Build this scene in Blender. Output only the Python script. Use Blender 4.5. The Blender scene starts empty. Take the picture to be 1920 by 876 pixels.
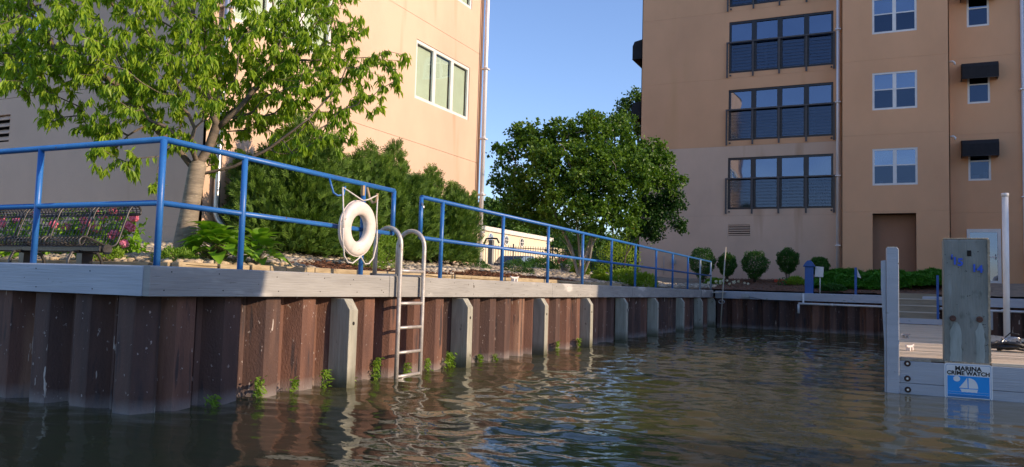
import bpy, math, random
import numpy as np
from mathutils import Vector, Matrix, noise
R_ = random.Random(7)
rng = np.random.default_rng(5)
S = bpy.context.scene
COL = S.collection

# ------------------------------------------------------------------ camera
cam_d = bpy.data.cameras.new('camera'); cam = bpy.data.objects.new('camera', cam_d); COL.objects.link(cam)
cam_d.sensor_width = 36; cam_d.lens = 1477/1920*36; cam_d.clip_start = .05; cam_d.clip_end = 3000
Rw = np.array([[0.9035126387043123, -0.003283713218295965, -0.4285488641089494],
               [0.42760994910907396, 0.07350499125198776, 0.9009698927733271],
               [0.028541953761191143, -0.9972894431851493, 0.06781683704618517]])
m = Matrix(((Rw[0, 0], -Rw[0, 1], -Rw[0, 2], 0), (Rw[1, 0], -Rw[1, 1], -Rw[1, 2], 0), (Rw[2, 0], -Rw[2, 1], -Rw[2, 2], 1.17), (0, 0, 0, 1)))
cam.matrix_world = m
S.camera = cam
S.render.resolution_x = 1024; S.render.resolution_y = 467

# ------------------------------------------------------------------ light
SUN_AZ = math.radians(4.0)      # counted from +X towards +Y
SUN_EL = math.radians(20)
SKY_STRENGTH = .128
SUN_STRENGTH = 2.65
w = bpy.data.worlds.new('World'); S.world = w; w.use_nodes = True
nt = w.node_tree; nt.nodes.clear()
sky = nt.nodes.new('ShaderNodeTexSky'); sky.sky_type = 'NISHITA'; sky.sun_disc = False
sky.sun_elevation = SUN_EL; sky.sun_rotation = math.radians(90)-SUN_AZ
sky.air_density = 1.0; sky.dust_density = .3; sky.ozone_density = 3.5
bg = nt.nodes.new('ShaderNodeBackground'); bg.inputs['Strength'].default_value = SKY_STRENGTH
wo = nt.nodes.new('ShaderNodeOutputWorld')
tn = nt.nodes.new('ShaderNodeMix'); tn.data_type = 'RGBA'; tn.blend_type = 'MULTIPLY'; tn.inputs[0].default_value = 1; tn.inputs[7].default_value = (.98, .91, 1.0, 1)
nt.links.new(sky.outputs[0], tn.inputs[6]); nt.links.new(tn.outputs[2], bg.inputs[0]); nt.links.new(bg.outputs[0], wo.inputs[0])
sd = bpy.data.lights.new('sun', 'SUN'); so = bpy.data.objects.new('sun', sd); COL.objects.link(so)
sd.energy = SUN_STRENGTH; sd.angle = math.radians(.55); sd.color = (1, .76, .53)
sv = Vector((math.cos(SUN_EL)*math.cos(SUN_AZ), math.cos(SUN_EL)*math.sin(SUN_AZ), math.sin(SUN_EL)))
so.rotation_euler = (-sv).to_track_quat('-Z', 'Y').to_euler()
so.location = (60, 0, 40)
vs = S.view_settings; vs.view_transform = 'Standard'; vs.look = 'None'; vs.exposure = 0.98; vs.gamma = 1

# ------------------------------------------------------------------ materials
def mat(name, c1, c2=None, rough=.7, scale=(4, 4, 4), bump=0., bscale=None, metal=0., coords='world', detail=5,
        spots=None, rand=0., spec=.5, lo=.35, hi=.65, trans=0., extra=None, coat=0.):
    """two-tone procedural surface; spots = list of (colour, scale, threshold, width) for small marks"""
    M = bpy.data.materials.new(name); M.use_nodes = True
    t = M.node_tree; N = t.nodes; L = t.links
    b = N['Principled BSDF']
    b.inputs['Roughness'].default_value = rough; b.inputs['Metallic'].default_value = metal
    b.inputs['Specular IOR Level'].default_value = spec
    b.inputs['Coat Weight'].default_value = coat
    if coords == 'world':
        g = N.new('ShaderNodeNewGeometry'); src = g.outputs['Position']
    else:
        g = N.new('ShaderNodeTexCoord'); src = g.outputs['Object']
    mp = N.new('ShaderNodeMapping'); mp.inputs['Scale'].default_value = scale
    L.new(src, mp.inputs[0])
    no = N.new('ShaderNodeTexNoise'); no.inputs['Scale'].default_value = 1; no.inputs['Detail'].default_value = detail
    no.inputs['Roughness'].default_value = .6
    L.new(mp.outputs[0], no.inputs['Vector'])
    if coords != 'world':
        oi = N.new('ShaderNodeObjectInfo'); ad = N.new('ShaderNodeVectorMath'); ad.operation = 'ADD'
        sc = N.new('ShaderNodeVectorMath'); sc.operation = 'SCALE'; sc.inputs[3].default_value = 37.
        cb = N.new('ShaderNodeCombineXYZ'); L.new(oi.outputs['Random'], cb.inputs[0]); L.new(oi.outputs['Random'], cb.inputs[1])
        L.new(cb.outputs[0], sc.inputs[0]); L.new(mp.outputs[0], ad.inputs[0]); L.new(sc.outputs[0], ad.inputs[1])
        L.new(ad.outputs[0], no.inputs['Vector'])
    c2 = c2 or tuple(x*.8 for x in c1)
    mr = N.new('ShaderNodeMapRange'); mr.inputs['From Min'].default_value = lo; mr.inputs['From Max'].default_value = hi
    L.new(no.outputs[0], mr.inputs[0])
    mx = N.new('ShaderNodeMix'); mx.data_type = 'RGBA'
    mx.inputs[6].default_value = (*c2, 1); mx.inputs[7].default_value = (*c1, 1)
    L.new(mr.outputs[0], mx.inputs[0]); cur = mx.outputs[2]
    for col, ssc, th, wd in (spots or []):
        n2 = N.new('ShaderNodeTexNoise'); n2.inputs['Scale'].default_value = 1; n2.inputs['Detail'].default_value = 3
        m2 = N.new('ShaderNodeMapping'); m2.inputs['Scale'].default_value = ssc; m2.inputs['Location'].default_value = (3.3, 7.1, 1.7)
        L.new(src, m2.inputs[0]); L.new(m2.outputs[0], n2.inputs['Vector'])
        r2 = N.new('ShaderNodeMapRange'); r2.inputs['From Min'].default_value = th; r2.inputs['From Max'].default_value = th+wd
        L.new(n2.outputs[0], r2.inputs[0])
        x2 = N.new('ShaderNodeMix'); x2.data_type = 'RGBA'; x2.inputs[7].default_value = (*col, 1)
        L.new(r2.outputs[0], x2.inputs[0]); L.new(cur, x2.inputs[6]); cur = x2.outputs[2]
    if rand:
        oi = N.new('ShaderNodeObjectInfo') if coords == 'object' else N.new('ShaderNodeNewGeometry')
        ro = oi.outputs['Random'] if coords == 'object' else oi.outputs['Random Per Island']
        r3 = N.new('ShaderNodeMapRange'); r3.inputs['To Min'].default_value = 1-rand; r3.inputs['To Max'].default_value = 1+rand
        L.new(ro, r3.inputs[0])
        x3 = N.new('ShaderNodeVectorMath'); x3.operation = 'SCALE'; L.new(cur, x3.inputs[0]); L.new(r3.outputs[0], x3.inputs[3]); cur = x3.outputs[0]
    L.new(cur, b.inputs['Base Color'])
    if bump:
        nb = N.new('ShaderNodeTexNoise'); nb.inputs['Detail'].default_value = 6; nb.inputs['Scale'].default_value = 1
        mb = N.new('ShaderNodeMapping'); mb.inputs['Scale'].default_value = bscale or tuple(s*6 for s in scale)
        L.new(src, mb.inputs[0]); L.new(mb.outputs[0], nb.inputs['Vector'])
        bp = N.new('ShaderNodeBump'); bp.inputs['Strength'].default_value = bump; bp.inputs['Distance'].default_value = .01
        L.new(nb.outputs[0], bp.inputs['Height']); L.new(bp.outputs[0], b.inputs['Normal'])
    if extra: extra(M, t, b, cur, src)
    return M

def zband(z0, z1, col, amt=1.):
    """mix in a colour below height z1 (a water mark on the material)"""
    def f(M, t, b, cur, src):
        N = t.nodes; L = t.links
        sx = N.new('ShaderNodeSeparateXYZ'); L.new(src, sx.inputs[0])
        nn = N.new('ShaderNodeTexNoise'); nn.inputs['Scale'].default_value = 6; L.new(src, nn.inputs['Vector'])
        ma = N.new('ShaderNodeMath'); ma.operation = 'MULTIPLY_ADD'; ma.inputs[1].default_value = -.12; L.new(nn.outputs[0], ma.inputs[0]); L.new(sx.outputs[2], ma.inputs[2])
        r = N.new('ShaderNodeMapRange'); r.inputs['From Min'].default_value = z1-.06; r.inputs['From Max'].default_value = z0-.06
        r.inputs['To Min'].default_value = 0; r.inputs['To Max'].default_value = amt
        L.new(ma.outputs[0], r.inputs[0])
        x = N.new('ShaderNodeMix'); x.data_type = 'RGBA'; x.inputs[7].default_value = (*col, 1)
        L.new(r.outputs[0], x.inputs[0]); L.new(cur, x.inputs[6]); L.new(x.outputs[2], b.inputs['Base Color'])
    return f

def leafmat(name, c1, c2, c3=None, trans=.35, rough=.45, spread=.35):
    M = bpy.data.materials.new(name); M.use_nodes = True
    t = M.node_tree; N = t.nodes; L = t.links; b = N['Principled BSDF']; out = N['Material Output']
    b.inputs['Roughness'].default_value = rough; b.inputs['Specular IOR Level'].default_value = .35
    g = N.new('ShaderNodeNewGeometry')
    no = N.new('ShaderNodeTexNoise'); no.inputs['Scale'].default_value = 1.6; L.new(g.outputs['Position'], no.inputs['Vector'])
    ma = N.new('ShaderNodeMath'); ma.operation = 'MULTIPLY_ADD'; ma.inputs[1].default_value = .55; ma.use_clamp = True
    L.new(g.outputs['Random Per Island'], ma.inputs[0])
    mb = N.new('ShaderNodeMath'); mb.operation = 'MULTIPLY_ADD'; mb.inputs[1].default_value = 1.2; mb.inputs[2].default_value = -.38
    L.new(no.outputs[0], mb.inputs[0]); L.new(mb.outputs[0], ma.inputs[2])
    cr = N.new('ShaderNodeValToRGB'); cr.color_ramp.elements[0].color = (*c1, 1); cr.color_ramp.elements[1].color = (*c2, 1)
    if c3:
        e = cr.color_ramp.elements.new(.96); e.color = (*c2, 1); cr.color_ramp.elements[2].color = (*c3, 1)
    L.new(ma.outputs[0], cr.inputs[0]); L.new(cr.outputs[0], b.inputs['Base Color'])
    tr = N.new('ShaderNodeBsdfTranslucent')
    hs = N.new('ShaderNodeMix'); hs.data_type = 'RGBA'; hs.blend_type = 'MULTIPLY'; hs.inputs[0].default_value = 1; hs.inputs[7].default_value = (1.25, 1.25, .5, 1)
    L.new(cr.outputs[0], hs.inputs[6]); L.new(hs.outputs[2], tr.inputs[0])
    mx = N.new('ShaderNodeMixShader'); mx.inputs[0].default_value = trans
    L.new(b.outputs[0], mx.inputs[1]); L.new(tr.outputs[0], mx.inputs[2]); L.new(mx.outputs[0], out.inputs[0])
    return M

def glassmat(name, tint, refl=.55, rough=.02, warp=.02, wscale=1.2, gc=(.75, .8, .86)):
    """window glass: mirror-like coat over whatever lies behind"""
    M = bpy.data.materials.new(name); M.use_nodes = True
    t = M.node_tree; N = t.nodes; L = t.links; N.remove(N['Principled BSDF']); out = N['Material Output']
    g = N.new('ShaderNodeBsdfGlossy'); g.inputs['Roughness'].default_value = rough; g.inputs['Color'].default_value = (*gc, 1)
    tr = N.new('ShaderNodeBsdfTransparent'); tr.inputs[0].default_value = (*tint, 1)
    fr = N.new('ShaderNodeLayerWeight'); fr.inputs[0].default_value = .5
    mr = N.new('ShaderNodeMapRange'); mr.inputs['To Min'].default_value = refl; mr.inputs['To Max'].default_value = 1
    pw = N.new('ShaderNodeMath'); pw.operation = 'POWER'; pw.inputs[1].default_value = 3; L.new(fr.outputs['Facing'], pw.inputs[0]); L.new(pw.outputs[0], mr.inputs[0])
    mx = N.new('ShaderNodeMixShader'); L.new(mr.outputs[0], mx.inputs[0]); L.new(tr.outputs[0], mx.inputs[1]); L.new(g.outputs[0], mx.inputs[2])
    ge = N.new('ShaderNodeNewGeometry'); no = N.new('ShaderNodeTexNoise'); no.inputs['Scale'].default_value = wscale; no.inputs['Detail'].default_value = 1
    L.new(ge.outputs['Position'], no.inputs['Vector'])
    bp = N.new('ShaderNodeBump'); bp.inputs['Distance'].default_value = warp; bp.inputs['Strength'].default_value = 1
    L.new(no.outputs[0], bp.inputs['Height']); L.new(bp.outputs[0], g.inputs['Normal'])
    L.new(mx.outputs[0], out.inputs[0])
    return M

PEACH = (.71, .50, .355)
ORANGE = (.76, .42, .225)
M = {}
M['peach'] = mat('peach_stucco', PEACH, tuple(a*.86 for a in PEACH), .9, (.5, .5, .35), .7, (60, 60, 60), spots=[((.50, .31, .19), (1.1, 1.1, .12), .62, .12)])
M['orange'] = mat('orange_stucco', ORANGE, tuple(a*.86 for a in ORANGE), .9, (.35, .35, .22), .7, (50, 50, 50), spots=[((.67, .37, .185), (.9, .9, .1), .63, .12)])
M['white_vinyl'] = mat('white_vinyl', (.78, .76, .72), (.70, .68, .64), .45, (3, 3, 3))
M['grey_gutter'] = mat('painted_gutter_metal', (.86, .86, .86), (.76, .76, .76), .4, (3, 3, .6), metal=.2)
M['galv'] = mat('galvanised_metal', (.62, .62, .62), (.40, .41, .42), .3, (7, 7, 3), metal=.85)
M['black_frame'] = mat('black_window_frame', (.012, .013, .017), (.02, .02, .025), .35, (4, 4, 4))
M['dark_rail'] = mat('dark_brown_rail', (.085, .078, .078), (.06, .055, .055), .5, (5, 5, 5))
M['awning'] = mat('black_awning_cloth', (.010, .010, .012), (.016, .016, .018), .85, (6, 6, 6), .3, (150, 150, 150))
M['interior'] = mat('dark_interior', (.02, .022, .025), (.012, .013, .015), .9, (1, 1, 1))
M['interior2'] = mat('dim_interior', (.07, .07, .065), (.04, .04, .04), .9, (1, 1, 1))
M['blind'] = mat('pale_green_blind', (.74, .80, .66), (.68, .74, .60), .7, (2, 2, 2))
M['blind_w'] = mat('white_blind', (.55, .57, .58), (.48, .5, .52), .7, (2, 2, 2))
M['curtain'] = mat('curtain', (.42, .44, .45), (.25, .27, .29), .9, (9, 9, .3))
M['glass'] = glassmat('window_glass', (.40, .47, .55), .26, .015, .012, .9, (.70, .80, 1))
M['glass_dark'] = glassmat('tinted_window_glass', (.22, .26, .32), .24, .015, .014, .7, (.62, .74, 1))
M['screen'] = glassmat('insect_screen_glass', (.34, .38, .43), .09, .06, .010, .7, (.62, .74, 1))
M['glass_side'] = glassmat('side_window_glass', (.93, .96, .93), .05, .02, .01, .8)
M['blue'] = mat('blue_paint', (.030, .165, .47), (.025, .135, .41), .38, (5, 5, 5), .12, (60, 60, 60), spots=[((.10, .22, .45), (30, 30, 30), .68, .03), ((.12, .07, .04), (14, 14, 14), .735, .02)])
M['cap'] = mat('weathered_grey_paint', (.37, .365, .34), (.30, .295, .275), .75, (1.5, 1.5, 9), .6, (3, 3, 70),
               spots=[((.22, .21, .19), (2.2, 2.2, 40), .66, .05), ((.10, .085, .07), (11, 11, 11), .715, .02), ((.60, .58, .53), (1, 1, 3), .6, .1)])
M['fascia_skylit_cap'] = mat('blue_grey_paint_skylit_cap', (.43, .46, .50), (.37, .40, .44), .6, (1.2, 5, 8), .5, (3, 60, 60),  # dock paint; on shaded caps its blue stands for skylight
               spots=[((.20, .23, .20), (3, 3, 9), .68, .06), ((.08, .08, .08), (16, 16, 22), .74, .02)])
M['weather'] = mat('weathered_timber', (.43, .37, .28), (.30, .25, .18), .85, (18, 2.0, 18), .9, (60, 5, 60), spots=[((.13, .10, .07), (5, 5, 5), .68, .06)])
M['kerb'] = mat('landscape_timber', (.50, .40, .24), (.34, .26, .15), .9, (4, 4, 20), .9, (8, 8, 90), spots=[((.16, .12, .08), (6, 6, 6), .66, .06)])
M['post_wood'] = mat('grey_painted_fender', (.42, .41, .33), (.29, .285, .23), .85, (14, 14, 1.6), .9, (80, 80, 4),
               spots=[((.13, .12, .09), (7, 7, 5), .68, .05)], extra=zband(.02, .22, (.085, .085, .045), .9))
M['pile_post'] = mat('old_green_timber', (.27, .28, .25), (.19, .20, .175), .85, (5, 5, 1.3), .9, (70, 70, 5),
               spots=[((.10, .11, .09), (9, 9, 5), .60, .12), ((.30, .33, .31), (6, 6, 1.2), .64, .05), ((.03, .03, .025), (22, 22, 22), .70, .03)])
M['raw_and_sunlit_edge'] = mat('splintered_and_sunlit_edge', (.55, .44, .30), (.36, .28, .18), .9, (30, 30, 12), 1, (60, 60, 60))  # raw wood whose pale tone also stands for sun on post edges
def rust_extra(Mx, t, b, cur, src):
    zband(-.02, .13, (.25, .225, .21), .8)(Mx, t, b, cur, src)
M['rust'] = mat('rusty_sheet_pile', (.205, .098, .062), (.085, .042, .032), .8, (5, 5, .7), .7, (60, 60, 30), lo=.3, hi=.7,
               spots=[((.27, .155, .10), (2.3, 2.3, .25), .58, .10), ((.055, .035, .032), (9, 9, 1.1), .62, .06), ((.36, .30, .26), (30, 30, 18), .695, .02), ((.45, .38, .32), (17, 17, 3), .705, .02)],
               extra=rust_extra, rand=.0)
M['rust_b'] = mat('grey_brown_sheet_pile', (.120, .064, .047), (.052, .031, .027), .8, (4, 4, .6), .7, (50, 50, 30), lo=.3, hi=.7,
               spots=[((.17, .095, .066), (2.3, 2.3, .25), .58, .10), ((.045, .032, .032), (9, 9, 1.1), .60, .06), ((.34, .29, .26), (28, 28, 17), .69, .02), ((.48, .42, .36), (15, 15, 3), .705, .015)],
               extra=rust_extra)
M['alu'] = mat('ladder_aluminium', (.56, .53, .49), (.44, .41, .38), .42, (8, 8, 8), .2, (90, 90, 90), metal=.35, spots=[((.30, .24, .18), (20, 20, 12), .68, .04)])
M['ring'] = mat('white_ring_plastic', (.80, .72, .66), (.74, .66, .60), .45, (3, 3, 3), .15, (20, 20, 20), spots=[((.45, .40, .35), (16, 16, 16), .71, .03)])
M['ring_skin'] = mat('scuffed_ring_plastic', (.80, .72, .66), (.70, .62, .55), .5, (6, 6, 6), .3, (30, 30, 30), spots=[((.40, .35, .29), (12, 12, 12), .66, .04), ((.55, .48, .42), (3, 3, 2), .6, .08)])
M['rope'] = mat('white_rope', (.78, .74, .68), (.6, .56, .5), .8, (60, 60, 60), .6, (200, 200, 200))
M['tanhook'] = mat('tan_hook_paint', (.50, .36, .20), (.36, .25, .14), .6, (8, 8, 8))
M['bench'] = mat('black_bench_metal', (.010, .010, .012), (.018, .017, .017), .35, (8, 8, 8), spec=.6)
M['bench_rim'] = mat('worn_bench_rim', (.09, .085, .08), (.035, .033, .03), .4, (12, 12, 12), metal=.3)
M['concrete'] = mat('concrete_walk', (.36, .34, .30), (.27, .25, .22), .9, (3, 3, 3), .5, (50, 50, 50))
M['stone'] = mat('tan_river_stone', (.60, .48, .31), (.36, .29, .20), .8, (9, 9, 9), .4, (60, 60, 60), coords='object', rand=.35)
M['stone_mass'] = mat('river_stone_mass', (.48, .41, .30), (.27, .24, .19), .8, (5, 5, 5), .4, (60, 60, 60), rand=.45)
M['soil'] = mat('soil', (.33, .26, .18), (.22, .17, .12), .95, (5, 5, 5), 1, (40, 40, 40))
M['mulch'] = mat('bark_mulch', (.24, .105, .05), (.11, .05, .028), .95, (9, 9, 9), .6, (60, 60, 60), rand=.5)
M['grass'] = mat('grass_ground', (.055, .10, .025), (.08, .11, .035), .95, (.6, .6, .6), .8, (30, 30, 30))
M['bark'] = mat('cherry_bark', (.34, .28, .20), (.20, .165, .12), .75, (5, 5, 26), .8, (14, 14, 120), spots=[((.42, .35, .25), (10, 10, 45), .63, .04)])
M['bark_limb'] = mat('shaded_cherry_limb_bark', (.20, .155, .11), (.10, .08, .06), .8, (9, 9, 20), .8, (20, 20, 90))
M['bark_dark'] = mat('dark_bark', (.12, .095, .07), (.07, .055, .045), .85, (9, 9, 5), .9, (50, 50, 20))
M['bark_grey'] = mat('grey_bark', (.40, .37, .32), (.24, .22, .19), .85, (9, 9, 4), .9, (50, 50, 20))
M['cherry'] = leafmat('cherry_leaf', (.13, .27, .014), (.42, .56, .045), (.60, .52, .09), .45)
M['maple'] = leafmat('maple_leaf', (.028, .090, .010), (.15, .27, .022), (.30, .20, .03), .32)
M['maple_dark'] = leafmat('dark_tree_leaf', (.018, .065, .012), (.045, .12, .02), None, .25)
M['cedar'] = leafmat('cedar_spray', (.025, .080, .012), (.15, .26, .030), (.28, .32, .06), .22, .6)
M['boxwood'] = leafmat('boxwood_leaf', (.022, .085, .014), (.07, .19, .025), None, .2)
M['limeleaf'] = leafmat('lime_leaf', (.13, .26, .02), (.36, .48, .05), None, .35)
M['hosta'] = leafmat('hosta_leaf', (.12, .30, .018), (.28, .50, .04), None, .35, .35)
M['weed'] = leafmat('weed_leaf', (.12, .25, .02), (.28, .42, .05), None, .35)
M['juniper'] = leafmat('juniper_needles', (.025, .13, .010), (.09, .30, .020), None, .15, .6)
M['farleaf'] = leafmat('far_tree_leaf', (.05, .12, .02), (.13, .24, .04), None, .3)
M['pink'] = leafmat('pink_petal', (.85, .20, .38), (.95, .42, .58), None, .3)
M['redflower'] = leafmat('red_petal', (.6, .05, .03), (.7, .10, .05), None, .3)
M['whiteflower'] = leafmat('white_petal', (.75, .72, .6), (.8, .8, .72), None, .3)
M['stem'] = mat('green_stem', (.12, .17, .05), (.16, .13, .06), .7, (9, 9, 9))
M['pvc'] = mat('white_pvc', (.74, .73, .70), (.62, .61, .58), .4, (3, 3, 2))
M['deck'] = mat('deck_plank', (.72, .58, .40), (.54, .44, .31), .85, (2.0, 16, 16), .8, (4, 70, 70), coords='object', rand=.14, spots=[((.18, .15, .11), (6, 14, 14), .69, .05)])
M['steel'] = mat('rusty_bolt', (.14, .07, .05), (.06, .035, .03), .6, (20, 20, 20), metal=.4)
M['hole'] = mat('dark_hole', (.015, .012, .01), None, .9)
M['creamwall'] = mat('cream_siding', (.75, .66, .48), (.68, .60, .44), .8, (2, 2, 2))
M['black'] = mat('black_rubber', (.018, .018, .018), (.03, .03, .03), .5, (9, 9, 9))
M['blacksteel'] = mat('black_fence_steel', (.012, .012, .014), None, .45)
M['greybox'] = mat('grey_utility_box', (.42, .43, .42), (.34, .35, .34), .5, (5, 5, 5))
M['bluebox'] = mat('blue_pedestal', (.02, .10, .36), (.018, .085, .30), .4, (4, 4, 4))
M['sign_white'] = mat('sign_white', (.78, .80, .80), (.72, .74, .74), .35, (6, 6, 6), spots=[((.45, .46, .30), (9, 9, 5), .70, .05)])
M['sign_blue'] = mat('sign_blue', (.005, .30, .78), (.005, .27, .72), .35, (4, 4, 4))
M['sign_blue_dark'] = mat('sign_deep_blue', (.02, .22, .55), None, .35)
M['sign_black'] = mat('sign_black', (.008, .008, .01), None, .5)
M['digit'] = mat('blue_digit', (.02, .10, .62), (.015, .08, .52), .35, (30, 30, 30))
M['car'] = mat('dark_blue_car', (.02, .03, .06), (.018, .026, .05), .25, (2, 2, 2), metal=.4, coat=.6)
M['boatwhite'] = mat('boat_gelcoat', (.74, .74, .72), (.68, .68, .66), .3, (1, 1, 1), coat=.3)
M['pot'] = mat('grey_pot', (.18, .19, .21), None, .6)
M['bamboo'] = mat('thin_pole', (.50, .46, .36), (.40, .36, .28), .6, (9, 9, 3))

# water
def make_water_mat():
    W = bpy.data.materials.new('harbour_water'); W.use_nodes = True
    t = W.node_tree; N = t.nodes; L = t.links; b = N['Principled BSDF']
    b.inputs['Base Color'].default_value = (.062, .062, .026, 1)
    b.inputs['Roughness'].default_value = .012; b.inputs['IOR'].default_value = 1.34
    g = N.new('ShaderNodeNewGeometry')
    h = None
    for sc, amt, rot in (((9, 16, 1), .0020, .3), ((28, 46, 1), .0006, -.4)):
        mp = N.new('ShaderNodeMapping'); mp.inputs['Scale'].default_value = sc; mp.inputs['Rotation'].default_value = (0, 0, rot)
        L.new(g.outputs['Position'], mp.inputs[0])
        n = N.new('ShaderNodeTexNoise'); n.inputs['Scale'].default_value = 1; n.inputs['Detail'].default_value = 2; L.new(mp.outputs[0], n.inputs['Vector'])
        ma = N.new('ShaderNodeMath'); ma.operation = 'MULTIPLY'; ma.inputs[1].default_value = amt; L.new(n.outputs[0], ma.inputs[0])
        if h:
            ad = N.new('ShaderNodeMath'); L.new(h, ad.inputs[0]); L.new(ma.outputs[0], ad.inputs[1]); h = ad.outputs[0]
        else: h = ma.outputs[0]
    bp = N.new('ShaderNodeBump'); bp.inputs['Strength'].default_value = 1; bp.inputs['Distance'].default_value = 1
    L.new(h, bp.inputs['Height']); L.new(bp.outputs[0], b.inputs['Normal'])
    return W
M['water'] = make_water_mat()

# ------------------------------------------------------------------ builders
def tag(o, label=None, cat=None, group=None, kind=None):
    if label: o['label'] = label
    if cat: o['category'] = cat
    if group: o['group'] = group
    if kind: o['kind'] = kind
    return o
def thing(name, label, cat, loc=(0, 0, 0), rz=0, group=None):
    o = bpy.data.objects.new(name, None); COL.objects.link(o); o.location = loc; o.rotation_euler = (0, 0, rz)
    o.empty_display_size = .1
    return tag(o, label, cat, group)
def copy_tree(o, parent=None):
    c = o.copy(); COL.objects.link(c); c.parent = parent
    for ch in o.children: copy_tree(ch, c)
    return c

class MB:
    """collects shapes into one mesh"""
    def __init__(s): s.v = []; s.f = []; s.sm = []
    def add(s, v, f, smooth=False):
        n = len(s.v); s.v += [tuple(p) for p in v]; s.f += [tuple(i+n for i in q) for q in f]; s.sm += [smooth]*len(f); return s
    def box(s, x0, x1, y0, y1, z0, z1, rot=None):
        v = [(x, y, z) for z in (z0, z1) for y in (y0, y1) for x in (x0, x1)]
        if rot is not None:
            c = Vector(((x0+x1)/2, (y0+y1)/2, (z0+z1)/2)); v = [c+rot@(Vector(p)-c) for p in v]
        return s.add(v, [(0, 2, 3, 1), (4, 5, 7, 6), (0, 1, 5, 4), (2, 6, 7, 3), (0, 4, 6, 2), (1, 3, 7, 5)])
    def tube(s, pts, r, n=8, caps=True, closed=False):
        pts = [Vector(p) for p in pts]; k = len(pts)
        rs = r if hasattr(r, '__len__') else [r]*k
        ring = []; prev = None
        for i, p in enumerate(pts):
            if closed: d = pts[(i+1) % k]-pts[i-1]
            else: d = pts[min(i+1, k-1)]-pts[max(i-1, 0)]
            d = d.normalized() if d.length > 1e-9 else Vector((0, 0, 1))
            if prev is None: a = d.orthogonal().normalized()
            else:
                a = prev-d*prev.dot(d); a = a.normalized() if a.length > 1e-6 else d.orthogonal().normalized()
            prev = a; bb = d.cross(a)
            ring.append([p+(a*math.cos(2*math.pi*j/n)+bb*math.sin(2*math.pi*j/n))*rs[i] for j in range(n)])
        v = [q for rr in ring for q in rr]; f = []
        for i in range(k if closed else k-1):
            i2 = (i+1) % k
            for j in range(n): f.append((i*n+j, i*n+(j+1) % n, i2*n+(j+1) % n, i2*n+j))
        s.add(v, f, True)
        if caps and not closed:
            n0 = len(s.v)-len(v)
            s.f.append(tuple(n0+j for j in range(n))[::-1]); s.f.append(tuple(n0+(k-1)*n+j for j in range(n))); s.sm += [False, False]
        return s
    def prism(s, poly, axis, a, b):
        """extrude polygon (2D pts) along axis from a to b; other two coordinates in order"""
        def P(p, t):
            if axis == 'x': return (t, p[0], p[1])
            if axis == 'y': return (p[0], t, p[1])
            return (p[0], p[1], t)
        n = len(poly); v = [P(p, a) for p in poly]+[P(p, b) for p in poly]
        f = [tuple(range(n))[::-1], tuple(range(n, 2*n))]+[(i, (i+1) % n, n+(i+1) % n, n+i) for i in range(n)]
        return s.add(v, f)
    def build(s, name, m, parent=None, bevel=0, loc=None, fix=True):
        me = bpy.data.meshes.new(name); me.from_pydata(s.v, [], s.f)
        me.polygons.foreach_set('use_smooth', s.sm)
        if fix and len(s.f) < 20000:
            import bmesh
            b = bmesh.new(); b.from_mesh(me); bmesh.ops.recalc_face_normals(b, faces=b.faces); b.to_mesh(me); b.free()
        me.materials.append(m); me.update()
        o = bpy.data.objects.new(name, me); COL.objects.link(o)
        if parent: o.parent = parent
        if loc: o.location = loc
        if bevel:
            bm_ = o.modifiers.new('bevel', 'BEVEL'); bm_.width = bevel; bm_.segments = 2; bm_.limit_method = 'ANGLE'
        return o

def npmesh(name, V, F, m, parent=None, smooth=False):
    """fast mesh from numpy arrays; F is (n,3) or (n,4)"""
    me = bpy.data.meshes.new(name); k = F.shape[1]
    me.vertices.add(len(V)); me.vertices.foreach_set('co', np.ascontiguousarray(V, dtype=np.float32).ravel())
    me.loops.add(F.size); me.loops.foreach_set('vertex_index', np.ascontiguousarray(F, dtype=np.int32).ravel())
    me.polygons.add(len(F)); me.polygons.foreach_set('loop_start', np.arange(len(F), dtype=np.int32)*k)
    me.polygons.foreach_set('use_smooth', np.full(len(F), smooth))
    me.materials.append(m); me.update(calc_edges=True)
    o = bpy.data.objects.new(name, me); COL.objects.link(o)
    if parent: o.parent = parent
    return o

def norm(a): return a/np.maximum(np.linalg.norm(a, axis=-1, keepdims=True), 1e-9)
def leaves(P, D, Nn, Ln, Wd, fold=.25):
    """rhombic folded leaves: base P, direction D, approx normal Nn, length, width -> V, F(tri)"""
    D = norm(D); Sd = norm(np.cross(D, Nn)); Nn = np.cross(Sd, D)
    Ln = np.broadcast_to(Ln, (len(P),))[:, None]; Wd = np.broadcast_to(Wd, (len(P),))[:, None]
    mid = P+D*Ln*.45+Nn*Wd*fold
    a = P; b = mid+Sd*Wd*.5; c = P+D*Ln; d = mid-Sd*Wd*.5
    ctr = P+D*Ln*.45-Nn*Wd*fold*.3
    V = np.stack([a, b, c, d, ctr], 1).reshape(-1, 3)
    k = np.arange(len(P))[:, None, None]*5
    F = (np.array([[0, 1, 4], [1, 2, 4], [4, 2, 3], [0, 4, 3]])[None]+k).reshape(-1, 3)
    return V, F
def cat(parts):
    Vs, Fs, n = [], [], 0
    for V, F in parts: Vs.append(V); Fs.append(F+n); n += len(V)
    return np.concatenate(Vs), np.concatenate(Fs)

def ground_h(x, y):
    d = np.minimum(np.maximum(-6.5-x, (y-(28.6-.26*(x+5.6)))-.6), y-5.8)
    d = np.clip(d, 0, 3.6)
    h = 1.30+.125*d
    far = np.clip((y-24)/10, 0, 1)*np.clip((-8-x)/4, 0, 1)
    return h+.25*far

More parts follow.
